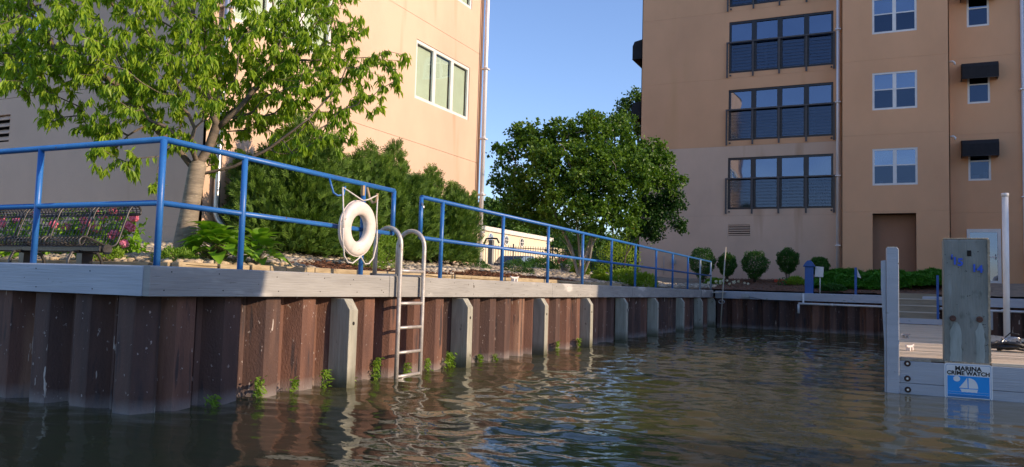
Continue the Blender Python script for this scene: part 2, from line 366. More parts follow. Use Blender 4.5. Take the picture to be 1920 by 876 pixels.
# ================================================================== SETTING
# ---- water: one sheet, finely divided where the photograph looks
def make_water():
    xs = np.concatenate([-np.geomspace(300, 12.5, 24), np.arange(-12, 6, .05), np.geomspace(6.2, 300, 24)])
    ys = [1.6]
    while ys[-1] < 29: ys.append(ys[-1]+.018+.0062*ys[-1])
    ys = np.concatenate([-np.geomspace(300, 1, 20), np.linspace(-.6, 1.4, 10), np.array(ys), np.geomspace(30, 300, 12)])
    X, Y = np.meshgrid(xs, ys)
    r = np.random.default_rng(11); Z = np.zeros_like(X)
    for i in range(70):
        lam = .13*(10**(r.random()*.80)); k = 2*math.pi/lam
        th = r.normal(1.35, .55); amp = .0024*(lam/.5)**1.1*(.5+r.random())
        wx = X+.25*np.sin(.7*Y+i)+.1*np.sin(2.3*X+i*1.7); wy = Y+.2*np.sin(.9*X+i*2.1)
        Z += amp*np.sin(k*(wx*math.cos(th)+wy*math.sin(th))+r.random()*6.28)
    gust = .55+.55*(np.sin(.55*X+.35*Y+1.)*np.sin(.31*X-.42*Y+.4)*.5+.5)
    # calmer in the lee of the quay corner, livelier in the open middle
    calm = 1-.75*np.exp(-((X+4.8)**2/3.2+(Y-3.9)**2/2.6))
    fade = np.clip((16-np.abs(X))/8, 0, 1)*np.clip((34-np.abs(Y-4))/8, 0, 1)
    near_dock = 1-.80*np.exp(-((X-1.3)**2/2.2+(Y-9.6)**2/5))+.30*np.exp(-((X+2.5)**2/5+(Y-5.5)**2/7))
    Z *= gust*calm*near_dock*fade*.86
    V = np.stack([X, Y, Z], -1).reshape(-1, 3); nx = len(xs); ny = len(ys)
    i = (np.arange(ny-1)[:, None]*nx+np.arange(nx-1)[None]).ravel()
    F = np.stack([i, i+1, i+nx+1, i+nx], 1)
    o = npmesh('water', V, F, M['water'], smooth=True); tag(o, kind='structure')
make_water()

# ---- land: sheet behind the quay walls
def grid_sheet(name, xs, ys, m, zoff=0., mask=None):
    X, Y = np.meshgrid(xs, ys); Z = ground_h(X, Y)+zoff
    Z = Z+.012*np.sin(X*5.1+Y*3.3)*np.sin(Y*4.7-X*2.2)
    V = np.stack([X, Y, Z], -1).reshape(-1, 3); nx = len(xs); ny = len(ys)
    i = (np.arange(ny-1)[:, None]*nx+np.arange(nx-1)[None]).ravel()
    F = np.stack([i, i+1, i+nx+1, i+nx], 1)
    if mask is not None:
        c = V[F].mean(1); F = F[mask(c[:, 0], c[:, 1])]
    return npmesh(name, V, F, m, smooth=True)
yfar = lambda x: 28.6-.26*(x+5.6)          # line of the far quay wall
gx = np.concatenate([-np.geomspace(900, 21, 20), np.arange(-20, -6.49, .25), np.arange(-6.25, 14, .25), np.geomspace(15, 900, 20)])
gy = np.concatenate([np.arange(5.9, 36, .25), np.geomspace(37, 1500, 24)])
o = grid_sheet('ground', gx, gy, M['soil'], 0, lambda x, y: (x < -6.5) | (y > yfar(x)+.55)); tag(o, kind='structure')
o = grid_sheet('mulch_bed', gx, gy, mat('packed_mulch', (.19, .095, .05), (.10, .05, .028), .95, (7, 7, 7), 1, (60, 60, 60)), .004,
               lambda x, y: ((y > yfar(x)+.55) & (y < 33.8) & (x > -6.3) & (x < 2.4)) | ((x < -6.5) & (x > -7.6-.2*np.sin(y*2.)) & (y > 8.4) & (y < 17.5))); tag(o, kind='structure')
mb = MB()   # low concrete walk inside the cap, along both wings
mb.box(-60, -5.92, 5.12, 5.92, .2, 1.06); mb.box(-6.62, -5.92, 5.925, 28.3, .2, 1.055)
o = mb.build('walkway', M['concrete']); tag(o, kind='structure')

# ================================================================== QUAY WALLS
def pile_profile():
    return [(0, -.17), (.018, -.17), (.03, -.135), (.05, -.135), (.062, -.17), (.13, -.17), (.235, 0), (.25, .004), (.43, .004), (.445, 0), (.53, -.17), (.5555, -.17)]
def make_pile(m):
    """one sheet pile, local x along the wall, local -y is the water side"""
    pr = pile_profile(); v = []; f = []
    for z in (-.7, 1.0):
        for u, d in pr: v.append((u, -d, z))
    n = len(pr)
    for i in range(n-1): f.append((i, i+1, n+i+1, n+i))
    return MB().add(v, f).build('sheet_pile', m, fix=False)
def pile_wall(parent, start, ang, count, m1, m2):
    a = make_pile(m1); b = make_pile(m2)
    dx, dy = math.cos(ang), math.sin(ang)
    for i in range(count):
        s_ = a if i == 0 else (b if i == 1 else (a if R_.random() < .55 else b).copy())
        if i > 1: COL.objects.link(s_)
        s_.parent = parent; s_.location = (start[0]+dx*i*.5555, start[1]+dy*i*.5555, R_.uniform(-.006, .01)); s_.rotation_euler = (0, 0, ang)

# long wall, face towards +X: along +Y means local -y -> +x
long_q = thing('quay_wall', 'long rusty sheet pile quay wall with grey timber cap running away to the back', 'quay wall', (0, 0, 0))
pile_wall(long_q, (-5.66, 4.82), math.radians(90), 43, M['rust'], M['rust_b'])
front_q = thing('quay_wall', 'short shaded sheet pile quay wall under the bench at the left edge', 'quay wall', (0, 0, 0))
pile_wall(front_q, (-5.69-.5555*22, 4.74), 0, 22, M['rust_b'], M['rust'])
far_ang = math.atan(-.26)
far_q = thing('quay_wall', 'dark shaded sheet pile quay wall closing the far end of the basin', 'quay wall', (0, 0, 0))
pile_wall(far_q, (-5.62, 28.45), far_ang, 34, M['rust_b'], M['rust'])
# filler slabs behind the piles and boards above, added so no light leaks
MB().box(-6.0, -5.87, 4.95, 28.7, -.7, 1.02).build('backing', M['soil'], long_q)
MB().box(-60, -5.9, 4.96, 5.1, -.7, 1.02).build('backing', M['soil'], front_q)
MB().box(-60, -5.66, 4.76, 4.955, 1.002, 1.03).build('light_stop_board', M['weather'], front_q)
MB().box(-5.865, -5.66, 4.97, 28.4, 1.002, 1.03).build('light_stop_board', M['weather'], long_q)

def cap_board(parent, a, b, out, z0=1.005, z1=1.265, th=.09, m=None, wide=.24):
    """a facing plank with a flat top plank, running from a to b (xy); out = unit vector to the water"""
    a = Vector((a[0], a[1], 0)); b = Vector((b[0], b[1], 0)); d = (b-a); ln = d.length; d.normalize(); o_ = Vector((out[0], out[1], 0))
    mb = MB()
    poly = [(-th, z0), (0, z0), (0, z1-.012), (-.012, z1), (-wide, z1), (-wide, z1-.05), (-th, z1-.05)]
    v = [a+o_*p[0]+Vector((0, 0, p[1])) for p in poly]+[b+o_*p[0]+Vector((0, 0, p[1])) for p in poly]
    n = len(poly); mb.add(v, [tuple(range(n)), tuple(range(n, 2*n))[::-1]]+[(i, (i+1) % n, n+(i+1) % n, n+i) for i in range(n)])
    ob = mb.build('cap_board', m or M['cap'], parent, bevel=.004)
    hb = MB()      # nail and bolt heads
    t_ = .18
    while t_ < ln-.1:
        for zz in (z0+.05, z1-.055):
            c = a+d*(t_+R_.uniform(-.05, .05))+Vector((0, 0, zz+R_.uniform(-.01, .01)))
            hb.tube([c-o_*.01, c+o_*.003], .006, 6)
        t_ += R_.uniform(.5, .75)
    hb.build('nail_head', M['hole'], parent)
XC = -5.56
ys_ = [4.665, 8.2, 13.5, 18.6, 23.4, 26.44]
for i in range(len(ys_)-1): cap_board(long_q, (XC+R_.uniform(-.004, .004), ys_[i]+.003), (XC, ys_[i+1]-.003), (1, 0))
cap_board(long_q, (XC+.01, 26.52), (XC+.01, 28.5), (1, 0))
for x0, x1 in ((-9.2, -5.64), (-13.5, -9.206), (-18, -13.506)): cap_board(front_q, (x0, 4.66), (x1, 4.66), (0, -1), m=M['fascia_skylit_cap'])  # bluish tone puts the skylight on this shaded cap into its colour
fo = Vector((math.sin(far_ang), -math.cos(far_ang), 0)); fd = Vector((math.cos(far_ang), math.sin(far_ang), 0))
f0 = Vector((-5.5, 28.42, 0))+fo*.1
for s0, s1 in ((.08, 3.2), (3.206, 6.4), (6.406, 10.5), (10.506, 18)): cap_board(far_q, f0+fd*s0, f0+fd*s1, fo, z0=.99, z1=1.245, m=M['fascia_skylit_cap'])

def fender(y, xo=-5.43, wd=.155, parent=long_q):
    mb = MB()
    mb.prism([(-.27, -.7), (0, -.7), (0, .86), (-.085, .985), (-.27, .985)], 'y', 0, wd)
    o = mb.build('fender_post', M['post_wood'], parent, bevel=.006, loc=(xo, y, 0)); o.rotation_euler = (R_.uniform(-.006, .006), 0, R_.uniform(-.02, .02))
    MB().tube([(-.006, wd*.5, .71), (.002, wd*.5, .71)], .021, 10).build('bolt_hole', M['hole'], o)
for y in (7.24, 10.02, 12.86, 15.24, 17.7, 20.45, 23.4, 26.05, 28.2): fender(y)

# kerb timbers along the beds
kerb = thing('timber_kerb', 'low kerb of old yellowish landscape timbers edging the stone bed behind the cap', 'kerb', (0, 0, 0))
ky = [5.8, 6.34, 6.8, 7.38, 7.92]
while ky[-1] < 19: ky.append(ky[-1]+R_.uniform(1.6, 2.4))
for a, b in zip(ky[:-1], ky[1:]):
    z = 1.335+R_.uniform(-.008, .008)+.0016*(a-5.8)
    MB().box(-6.62, -6.5+R_.uniform(-.02, .02), a+.012, b-.012, 1.02, z).build('timber', M['kerb'], kerb, bevel=.008)
kx = -6.63
while kx > -14:
    b = kx-R_.uniform(1.5, 2.4)
    MB().box(b+.01, kx-.01, 5.78, 5.9, 1.02, 1.33+R_.uniform(-.008, .008)).build('timber', M['kerb'], kerb, bevel=.008); kx = b

# ================================================================== RAILINGS
RR = .029
def rail_obj(label, pts_top, z_top, z_mid, posts, ztab=None):
    t = thing('railing', label, 'railing', (posts[0][0], posts[0][1], 1.27)); off = Vector(t.location)
    def zz(p, z): return Vector((p[0], p[1], z))-off
    MB().tube([zz(p, z_top(p)) for p in pts_top], RR, 10).build('top_rail', M['blue'], t)
    MB().tube([zz(p, z_mid(p)) for p in pts_top], RR*.92, 10).build('middle_rail', M['blue'], t)
    return t, off
tilt = lambda p: 2.365-.0032*(p[1]-4.7)
midz = lambda p: 1.81-.0015*(p[1]-4.7)
XR = -5.67
tA, offA = rail_obj('blue pipe railing wrapping the near quay corner and carrying the life ring', [(-18, 4.82), (XR, 4.82), (XR, 8.38)], tilt, midz, [(XR, 4.8)])
for (px, py) in [(-17, 4.82), (-15, 4.82), (-13, 4.82), (-11.1, 4.82), (-9.2, 4.82), (-7.32, 4.82), (XR, 4.82), (XR, 5.79), (XR, 7.74)]:
    z1 = tilt((px, py)); lean = R_.uniform(-.008, .008)
    MB().tube([(px-offA.x, py-offA.y, -.01), (px-offA.x+lean, py-offA.y, z1-1.27)], RR, 10).build('post', M['blue'], tA)
MB().tube([(0, 8.38-offA.y, 1.795-1.27), (0, 8.38-offA.y, tilt((0, 8.38))-1.27)], RR, 10).build('end_post', M['blue'], tA)
MB().tube([(0, 7.08-offA.y, 1.07), (.035, 7.08-offA.y, .98), (.06, 7.09-offA.y, .90), (.10, 7.12-offA.y, .87), (.13, 7.18-offA.y, .885), (.135, 7.2-offA.y, .985)], .012, 8).build('hook', M['blue'], tA)
MB().tube([(.0, 7.80-offA.y, 1.05), (.04, 7.80-offA.y, .93), (.085, 7.81-offA.y, .865), (.13, 7.82-offA.y, .88), (.14, 7.82-offA.y, .98)], .017, 8).build('hook', M['tanhook'], tA)
MB().box(.012, .045, 7.66-offA.y, 7.70-offA.y, .94, 1.06).build('bracket', M['tanhook'], tA)

tB, offB = rail_obj('blue pipe railing running down the long quay from the ladder to the far corner', [(XR, 9.04), (XR, 28.62)], lambda p: 2.35-.0036*(p[1]-9), lambda p: 1.80-.0012*(p[1]-9), [(XR, 9.04)])
M['faded'] = mat('faded_blue_grey_paint', (.34, .42, .47), (.28, .36, .42), .5, (5, 5, 5))
for i, y in enumerate((9.6, 11.57, 13.5, 15.36, 17.25, 19.16, 21.14, 23.0, 24.97, 26.8, 28.62)):
    MB().tube([(0, y-offB.y, -.01), (R_.uniform(-.006, .006), y-offB.y, 2.35-.0036*(y-9)-1.27)], RR, 10).build('post', M['faded'] if i > 8 else M['blue'], tB)
MB().tube([(0, 0, 1.80-1.27), (0, 0, 2.35-1.27)], RR, 10).build('end_post', M['blue'], tB)
for zz in (2.27, 1.82): MB().tube([(.02, -.02, zz-1.27), (.075, -.05, zz-1.35)], .012, 6).build('chain_ring', M['galv'], tB)

# ================================================================== LADDER
lad = thing('swim_ladder', 'grey metal boat ladder with arched hand rails hanging over the quay cap', 'ladder', (-5.5, 8.33, 0))
for yy, xb in ((0.0, -.37), (.555, -.40)):
    pts = [(0, yy, -.25), (0, yy, .7), (0, yy, 1.5), (0, yy, 1.66)]+[(xb/2+(-xb/2)*math.cos(math.pi*k/12), yy-.02*k/12, 1.66+.215*math.sin(math.pi*k/12)) for k in range(1, 13)]+[(xb, yy-.02, 1.27)]
    MB().tube(pts, .029, 12).build('side_rail', M['alu'], lad)
for z in (1.335, .925, .62, .31, .015):
    MB().tube([(0, 0, z), (0, .555, z)], .021, 8).build('rung', M['alu'], lad)
MB().box(-.42, -.03, -.035, .0, 1.268, 1.292).box(-.42, -.03, .535, .57, 1.268, 1.292).box(-.43, -.385, -.035, .57, 1.268, 1.3).build('deck_bracket', M['alu'], lad)

# ================================================================== LIFE RING
ring = thing('life_ring', 'white plastic life ring hanging on the blue railing beside the ladder', 'life ring', (-5.565, 7.5, 1.80))
def ring_mesh():
    v = []; f = []; n1, n2 = 56, 20; Rm = .238
    for i in range(n1):
        a = 2*math.pi*i/n1
        for j in range(n2):
            b = 2*math.pi*j/n2; cr, sr = math.cos(b), math.sin(b)
            rr = Rm+.084*math.copysign(abs(cr)**.85, cr); xx = .062*math.copysign(abs(sr)**.8, sr)
            v.append((xx, rr*math.cos(a), rr*math.sin(a)))
    for i in range(n1):
        for j in range(n2): f.append((i*n2+j, i*n2+(j+1) % n2, ((i+1) % n1)*n2+(j+1) % n2, ((i+1) % n1)*n2+j))
    return MB().add(v, f, True)
rb = ring_mesh().build('ring_body', M['ring_skin'], ring); rb.rotation_euler = (0, math.radians(4), 0)
mb = MB(); mb.tube([(-.066, .238*1.08*math.cos(a), .238*1.08*math.sin(a)) for a in np.linspace(0, 2*math.pi, 40)[:-1]], .006, 5, closed=True)
mb.tube([(.0+.003, .326*math.cos(a), .326*math.sin(a)) for a in np.linspace(0, 2*math.pi, 48)[:-1]], .0055, 5, closed=True).build('seam', M['ring'], ring)
mb = MB()
def sag(p, q, dip, n=14): return [Vector(p).lerp(Vector(q), i/n)+Vector((0, 0, -dip*4*(i/n)*(1-i/n))) for i in range(n+1)]
hk1 = (.03, -.345, .44); hk2 = (.035, .33, .43)
mb.tube([hk1, (.05, -.33, .1), (.055, -.335, -.02)], .0085, 6)
mb.tube([hk1, (.07, -.05, .335), (.07, 0, .325)], .0085, 6); mb.tube([(.07, 0, .325), (.07, .1, .35), hk2], .0085, 6)
mb.tube([hk2, (.05, .30, .18), (.05, .325, 0)], .0085, 6)
def loop(y0, y1, z0, zb):
    return [(.05, y0+(y1-y0)*((1-math.cos(math.pi*t))/2), z0+(zb-z0)*(1-abs(1-2*t)**2.3)+(-.33-z0)*max(0, (t-.5)*2)**3) for t in np.linspace(0, 1, 20)]
mb.tube([(.055, -.335, -.02), (.055, -.33, -.15), (.05, -.29, -.33), (.05, -.22, -.40), (.05, -.13, -.41), (.06, -.05, -.36), (.065, 0, -.325)], .0085, 6)
mb.tube([(.05, .325, 0), (.055, .32, -.15), (.05, .27, -.33), (.05, .19, -.40), (.05, .11, -.41), (.06, .04, -.36), (.065, 0, -.325)], .0085, 6)
mb.build('grab_rope', M['rope'], ring)

# cleats
def cleat(label, loc, rz, s=1., m=None, group=None):
    t = thing('dock_cleat', label, 'cleat', loc, rz, group)
    mb = MB(); mb.tube([(-.15*s, 0, .075*s), (-.09*s, 0, .06*s), (0, 0, .056*s), (.09*s, 0, .06*s), (.15*s, 0, .078*s)], [.012*s, .018*s, .02*s, .018*s, .012*s], 8)
    mb.build('horn', m or M['ring'], t)
    mb = MB(); mb.box(-.07*s, -.03*s, -.03*s, .03*s, 0, .05*s).box(.03*s, .07*s, -.03*s, .03*s, 0, .05*s).build('foot', m or M['ring'], t, bevel=.005)
    return t
cleat('cream metal cleat on the quay cap between two railing posts', (-5.66, 12.05, 1.265), math.radians(90), 1.05)

# ================================================================== BUILDINGS
def PT(axis, pos, out, u, v, d=0.):
    """point on a facade: u along it, v up, d outwards"""
    return (pos+out*d, u, v) if axis == 'x' else (u, pos+out*d, v)
def fbox(mb, A, u0, u1, v0, v1, d0, d1):
    a = PT(*A, u0, v0, d0); b = PT(*A, u1, v1, d1)
    return mb.box(min(a[0], b[0]), max(a[0], b[0]), min(a[1], b[1]), max(a[1], b[1]), min(a[2], b[2]), max(a[2], b[2]))
def wall_panel(parent, A, u0, u1, v0, v1, m, holes=(), reveal=.14, proud=0., name='wall_panel', edge=.03):
    us = sorted({u0, u1, *[h[0] for h in holes], *[h[1] for h in holes]}); vs_ = sorted({v0, v1, *[h[2] for h in holes], *[h[3] for h in holes]})
    us = [x for x in us if u0 <= x <= u1]; vs_ = [x for x in vs_ if v0 <= x <= v1]
    mb = MB(); v = []; f = []
    def q(*pts): n = len(v); v.extend(PT(*A, *p) for p in pts); f.append((n, n+1, n+2, n+3))
    for a, b in zip(us[:-1], us[1:]):
        for c, d in zip(vs_[:-1], vs_[1:]):
            if any(h[0] <= (a+b)/2 <= h[1] and h[2] <= (c+d)/2 <= h[3] for h in holes): continue
            q((a, c, proud), (b, c, proud), (b, d, proud), (a, d, proud))
    for h in holes:
        a, b, c, d = h
        for p1, p2 in (((a, c), (b, c)), ((b, c), (b, d)), ((b, d), (a, d)), ((a, d), (a, c))):
            q((*p1, proud), (*p2, proud), (*p2, -reveal), (*p1, -reveal))
    for p1, p2 in (((u0, v0), (u1, v0)), ((u1, v0), (u1, v1)), ((u1, v1), (u0, v1)), ((u0, v1), (u0, v0))):
        q((*p1, proud), (*p2, proud), (*p2, -edge), (*p1, -edge))
    return mb.add(v, f).build(name, m, parent, fix=False)

def window(parent, A, u0, u1, v0, v1, lights, fm, fw=.055, rec=.05, mid=None, mull=.06, gm=None, behind=None, back=.5, blinds=None, fth=.05):
    """frame with vertical lights; mid = height fraction of a transom; panes and blinds are sub-parts"""
    fr = MB(); d1 = -rec; d0 = -rec-fth
    fbox(fr, A, u0, u1, v0, v0+fw, d0, d1); fbox(fr, A, u0, u1, v1-fw, v1, d0, d1)
    fbox(fr, A, u0, u0+fw, v0+fw, v1-fw, d0, d1-.002); fbox(fr, A, u1-fw, u1, v0+fw, v1-fw, d0, d1-.002)
    iw = (u1-u0-2*fw-mull*(lights-1))/lights; rows = [(v0+fw, v1-fw)]
    if mid:
        zm = v0+(v1-v0)*mid; rows = [(v0+fw, zm-.022), (zm+.022, v1-fw)]
        fbox(fr, A, u0+fw, u1-fw, zm-.022, zm+.022, d0, d1-.008)
    for i in range(lights-1):
        x = u0+fw+iw*(i+1)+mull*i; fbox(fr, A, x, x+mull, v0+fw, v1-fw, d0, d1-.004)
    fo_ = fr.build('window', fm, parent)
    for i in range(lights):
        x = u0+fw+(iw+mull)*i
        for j, (a, b) in enumerate(rows):
            ob = fbox(MB(), A, x, x+iw, a, b, d0+.018, d0+.026).build('pane', (M['screen'] if mid and j == 0 else gm), fo_)
        if blinds and blinds[i % len(blinds)]:
            bk, lo_ = blinds[i % len(blinds)]
            zb = v0+fw+(v1-v0-2*fw)*lo_; mb = MB()
            if bk == 'curtain':
                n = 24; pts = [PT(*A, x+iw*lo_*k/n if lo_ < 1 else x+iw*k/n, 0, d0-.05-.02*math.sin(k*1.9)) for k in range(n+1)]
                vv = [(p[0], p[1], v0+fw) for p in pts]+[(p[0], p[1], v1-fw) for p in pts]
                mb.add(vv, [(k, k+1, n+2+k, n+1+k) for k in range(n)]).build('curtain', M['curtain'], fo_, fix=False)
            else:
                z = v1-fw-.02; st = .048
                while z > zb: fbox(mb, A, x+.01, x+iw-.01, z-st*.96, z, d0-.045, d0-.04+.0); z -= st
                mb.build('blind', M[bk], fo_)
    bk = fbox(MB(), A, u0-.3, u1+.3, v0-.3, v1+.3, d0-back-.02, d0-back); bk.build('room_back', behind or M['interior'], fo_)
    sides = MB(); fbox(sides, A, u0-.02, u0, v0, v1, d0-back, d0); fbox(sides, A, u1, u1+.02, v0, v1, d0-back, d0); fbox(sides, A, u0, u1, v0-.02, v0, d0-back, d0); fbox(sides, A, u0, u1, v1, v1+.02, d0-back, d0)
    sides.build('room_side', M['interior2'], fo_)
    return fo_

# ---- left building
LB = thing('apartment_building', 'pale peach stucco building with its sunlit side wall behind the cherry tree and cedars', 'building', (0, 0, 0))
AX = ('x', -9.8, 1); AF = ('y', 9.1, -1)
YE = 18.45
LBW = [(15.17, 17.76), (9.55, 12.12)]
levels = [(1.2, 1.98), (1.984, 4.43), (4.438, 7.36), (7.368, 10.29), (10.298, 13.22), (13.228, 15)]
for i, (a, b) in enumerate(levels):
    sill = {2: 5.46, 3: 8.40, 4: 11.33}.get(i)
    hs = [(u0, u1, sill, sill+1.39) for u0, u1 in LBW] if sill else []
    wall_panel(LB, AX, 9.1, YE, a, b, M['peach'], hs, .07, proud=(.012 if i == 0 else 0))
    fh = {1: [], 2: [(-14.75, -14.1+.0, 4.75, 6.15), (-17.9, -15.35, 4.75, 6.15)], 3: [(-14.9, -14.1, 7.7, 9.1)]}.get(i, [])
    if i == 1: fh = [(-15.75, -14.78, 3.61, 4.13)]
    wall_panel(LB, AF, -40, -9.8, a, b, M['peach'], fh, .07, proud=(.025 if i == 0 else 0))
for sill in (5.46, 8.40, 11.33):
    for u0, u1 in LBW:
        window(LB, AX, u0, u1, sill, sill+1.39, 3, M['white_vinyl'], fw=.075, rec=.02, mull=.13, gm=M['glass_side'], blinds=[('blind', .0)], back=.4)
window(LB, AF, -14.75, -14.1, 4.75, 6.15, 1, M['black_frame'], fw=.05, rec=.03, gm=M['glass'], mid=.5, back=.5)
window(LB, AF, -17.9, -15.35, 4.75, 6.15, 2, M['black_frame'], fw=.12, rec=.03, gm=M['glass'], back=.5)
window(LB, AF, -14.9, -14.1, 7.7, 9.1, 1, M['black_frame'], fw=.05, rec=.03, gm=M['glass'], back=.5)
# louvre vent
def louvre(parent, A, u0, u1, v0, v1, n, m):
    fbox(MB(), A, u0, u1, v0, v1, -.12, -.1).build('vent_back', M['hole'], parent)
    for k in range(n):
        z = v0+(v1-v0)*(k+.2)/n; h = (v1-v0)/n
        a = [PT(*A, u, zz, d) for u in (u0, u1) for zz, d in ((z, .01), (z+h*.18, .012), (z+h*.72, -.07), (z+h*.6, -.085))]
        MB().add(a, [(0, 1, 2, 3), (4, 7, 6, 5), (0, 4, 5, 1), (1, 5, 6, 2), (2, 6, 7, 3), (3, 7, 4, 0)]).build('slat', m, parent)
louvre(LB, AF, -15.75, -14.78, 3.61, 4.13, 4, M['peach'])
MB().box(-40, -9.83, 9.13, YE-.05, 15, 15.2).box(-39.9, -10.6, 10.0, 10.1, 1, 15).box(-10.5, -10.4, 9.9, YE, 1, 15).build('core', M['interior2'], LB)
MB().box(-40, -9.83, YE-.04, YE-.0, 1.2, 15).build('rear_wall', M['peach'], LB)
# downspouts
def spout(label, pts, m, w_=.04, straps=()):
    t = thing('downspout', label, 'downspout', pts[-1]); o_ = Vector(pts[-1])
    MB().tube([Vector(p)-o_ for p in pts], w_, 8).build('pipe', m, t)
    for z in straps:
        p = Vector((pts[0][0], pts[0][1], z))-o_; MB().box(p.x-w_*1.5, p.x+w_*1.5, p.y-w_*1.5, p.y+w_*1.5, p.z-.02, p.z+.02).build('strap', m, t)
    return t
spout('galvanised downspout with a bent foot beside the cherry trunk on the lit wall', [(-9.7, 9.32, 14), (-9.7, 9.32, 2.22), (-9.67, 9.34, 2.12), (-9.55, 9.38, 1.98), (-9.54, 9.40, 1.80), (-9.42, 9.46, 1.70)], M['galv'], .055, (3.2, 5.6, 8))
spout('thin white downspout at the far corner of the left building against the sky', [(-9.71, 18.47, 14.2), (-9.71, 18.47, 1.9)], M['grey_gutter'], .058, (2.6, 3.6, 5.1, 7.0))
spout('slim rust brown conduit running up beside the white corner downspout', [(-9.75, 18.27, 14.2), (-9.75, 18.27, 1.9)], mat('brown_conduit', (.25, .14, .09), None, .6), .024)

# ---- right building
RB = thing('apartment_building', 'tall orange tan stucco apartment block in shade across the far end of the basin', 'building', (0, 0, 0))
A0 = ('y', 34.0, -1); A1 = ('y', 33.1, -1)
lv = [(1.3, 4.45), (4.454, 7.428), (7.432, 10.37), (10.374, 13.30), (13.304, 16.2), (16.204, 18.5)]
banks = [(4.72, 6.93), (7.66, 9.87), (10.59, 12.84), (13.5, 15.74)]
for i, (a, b) in enumerate(lv):
    m_l = M['peach'] if i < 2 else M['orange']
    bh = []
    if 1 <= i <= 4: bh = [(-6.07, -1.9, *banks[i-1])]
    if i == 0: bh = [(-6.03, -5.13, 3.6, 4.07)]
    wall_panel(RB, A0, -9.93, -1.55, a, b, m_l, bh, .16)
    wall_panel(RB, ('x', -9.93, -1), 34, 42, a, b, m_l, (), .1)
    bz = {1: (5.46, 6.88), 2: (8.39, 9.85), 3: (11.39, 12.81), 4: (14.3, 15.75)}.get(i)
    hh = [(-.45, 1.1, *bz)] if bz else [(-.45, 1.04, 1.3, 4.38)]
    wall_panel(RB, A1, -1.55, 2.17, a, b, M['orange'], hh, .08 if bz else .55)
    wall_panel(RB, ('x', -1.55, -1), 33.1, 34, a, b, M['orange'], ())
    wall_panel(RB, ('x', 2.17, 1), 33.1, 34, a, b, M['orange'], ())
    sz = {1: (5.66, 7.0), 2: (8.6, 9.93), 3: (11.57, 12.87), 4: (14.5, 15.8)}.get(i)
    hs = [(2.83, 3.57, *sz)] if sz else [(2.75, 3.85, 1.77, 3.83)]
    wall_panel(RB, A0, 2.17, 5.0, a, b, M['orange'], hs, .08)
    wall_panel(RB, ('y', 33.6, -1), 5.0, 24, a, b, M['orange'], ())
fbox(MB(), A1, -.45, 1.04, 1.3, 4.38, -.6, -.55).build('alcove_back', mat('brown_alcove_paint', (.46, .235, .14), (.38, .19, .11), .9, (.6, .6, .3), .5, (50, 50, 50)), RB)
MB().box(-9.9, 24, 34.9, 35, 1, 18.6).box(-9.9, 24, 34.05, 42, 18.5, 18.6).box(-9.9, 24, 41.9, 42, 1, 18.5).build('core', M['interior2'], RB)
for k, (a, b) in enumerate(banks):
    wb = window(RB, A0, -6.07, -1.9, a, b, 4, M['black_frame'], fw=.085, rec=.03, mid=.60, mull=.20, gm=M['glass_dark'], back=1.2,
           blinds=[[('curtain', .45), None, ('curtain', .3), ('curtain', 1)], [('curtain', .4), None, None, ('curtain', .25)], [None, ('curtain', .5), None, None], [None]][k], fth=.09)
    # balcony rail in front of each bank
    zr = a+1.32 if k else a+1.3
    rl = fbox(MB(), A0, -6.17, -1.83, zr-.03, zr+.03, .05, .10).build('guard_rail', M['dark_rail'], RB)
    for u in (-6.13, -5.06, -4.0, -2.93, -1.87): fbox(MB(), A0, u-.035, u+.035, a-.2, zr-.036, .055, .095).build('rail_post', M['dark_rail'], rl)
    bars = MB()
    for q_ in range(9):
        z = a+.06+q_*.135; fbox(bars, A0, -6.12, -1.88, z, z+.009, .07, .078)
    bars.build('rail_bars', M['dark_rail'], rl)
    for p_ in (-6.0, -1.97): fbox(MB(), A0, p_-.03, p_+.03, a-.13, a-.07, -.03, .055).build('bracket', M['dark_rail'], rl)
window_b = [[('blind_w', .5)], [None], [None], [('blind_w', .6)]]
for (a, b), bl in zip([(5.46, 6.88), (8.39, 9.85), (11.39, 12.81), (14.3, 15.75)], window_b):
    window(RB, A1, -.45, 1.1, a, b, 2, M['white_vinyl'], fw=.075, rec=.015, mid=.54, mull=.13, gm=M['glass'], back=.8, blinds=bl)
for (a, b) in [(5.66, 7.0), (8.6, 9.93), (11.57, 12.87), (14.5, 15.8)]:
    window(RB, A0, 2.83, 3.57, a, b, 1, M['white_vinyl'], fw=.07, rec=.015, mid=.55, gm=M['glass'], back=.8, blinds=[None] if a > 6 else [('blind_w', .7)])
# objects on window sills (seen through the glass)
sill = MB(); fbox(sill, A1, -.2, -.08, 5.54, 5.66, -.3, -.2); fbox(sill, A1, .45, .9, 5.54, 5.68, -.32, -.2); fbox(sill, A0, 2.95, 3.2, 5.74, 5.9, -.3, -.2); fbox(sill, A0, 3.35, 3.48, 5.74, 6.0, -.3, -.2)
sill.build('sill_clutter', M['blind_w'], RB)
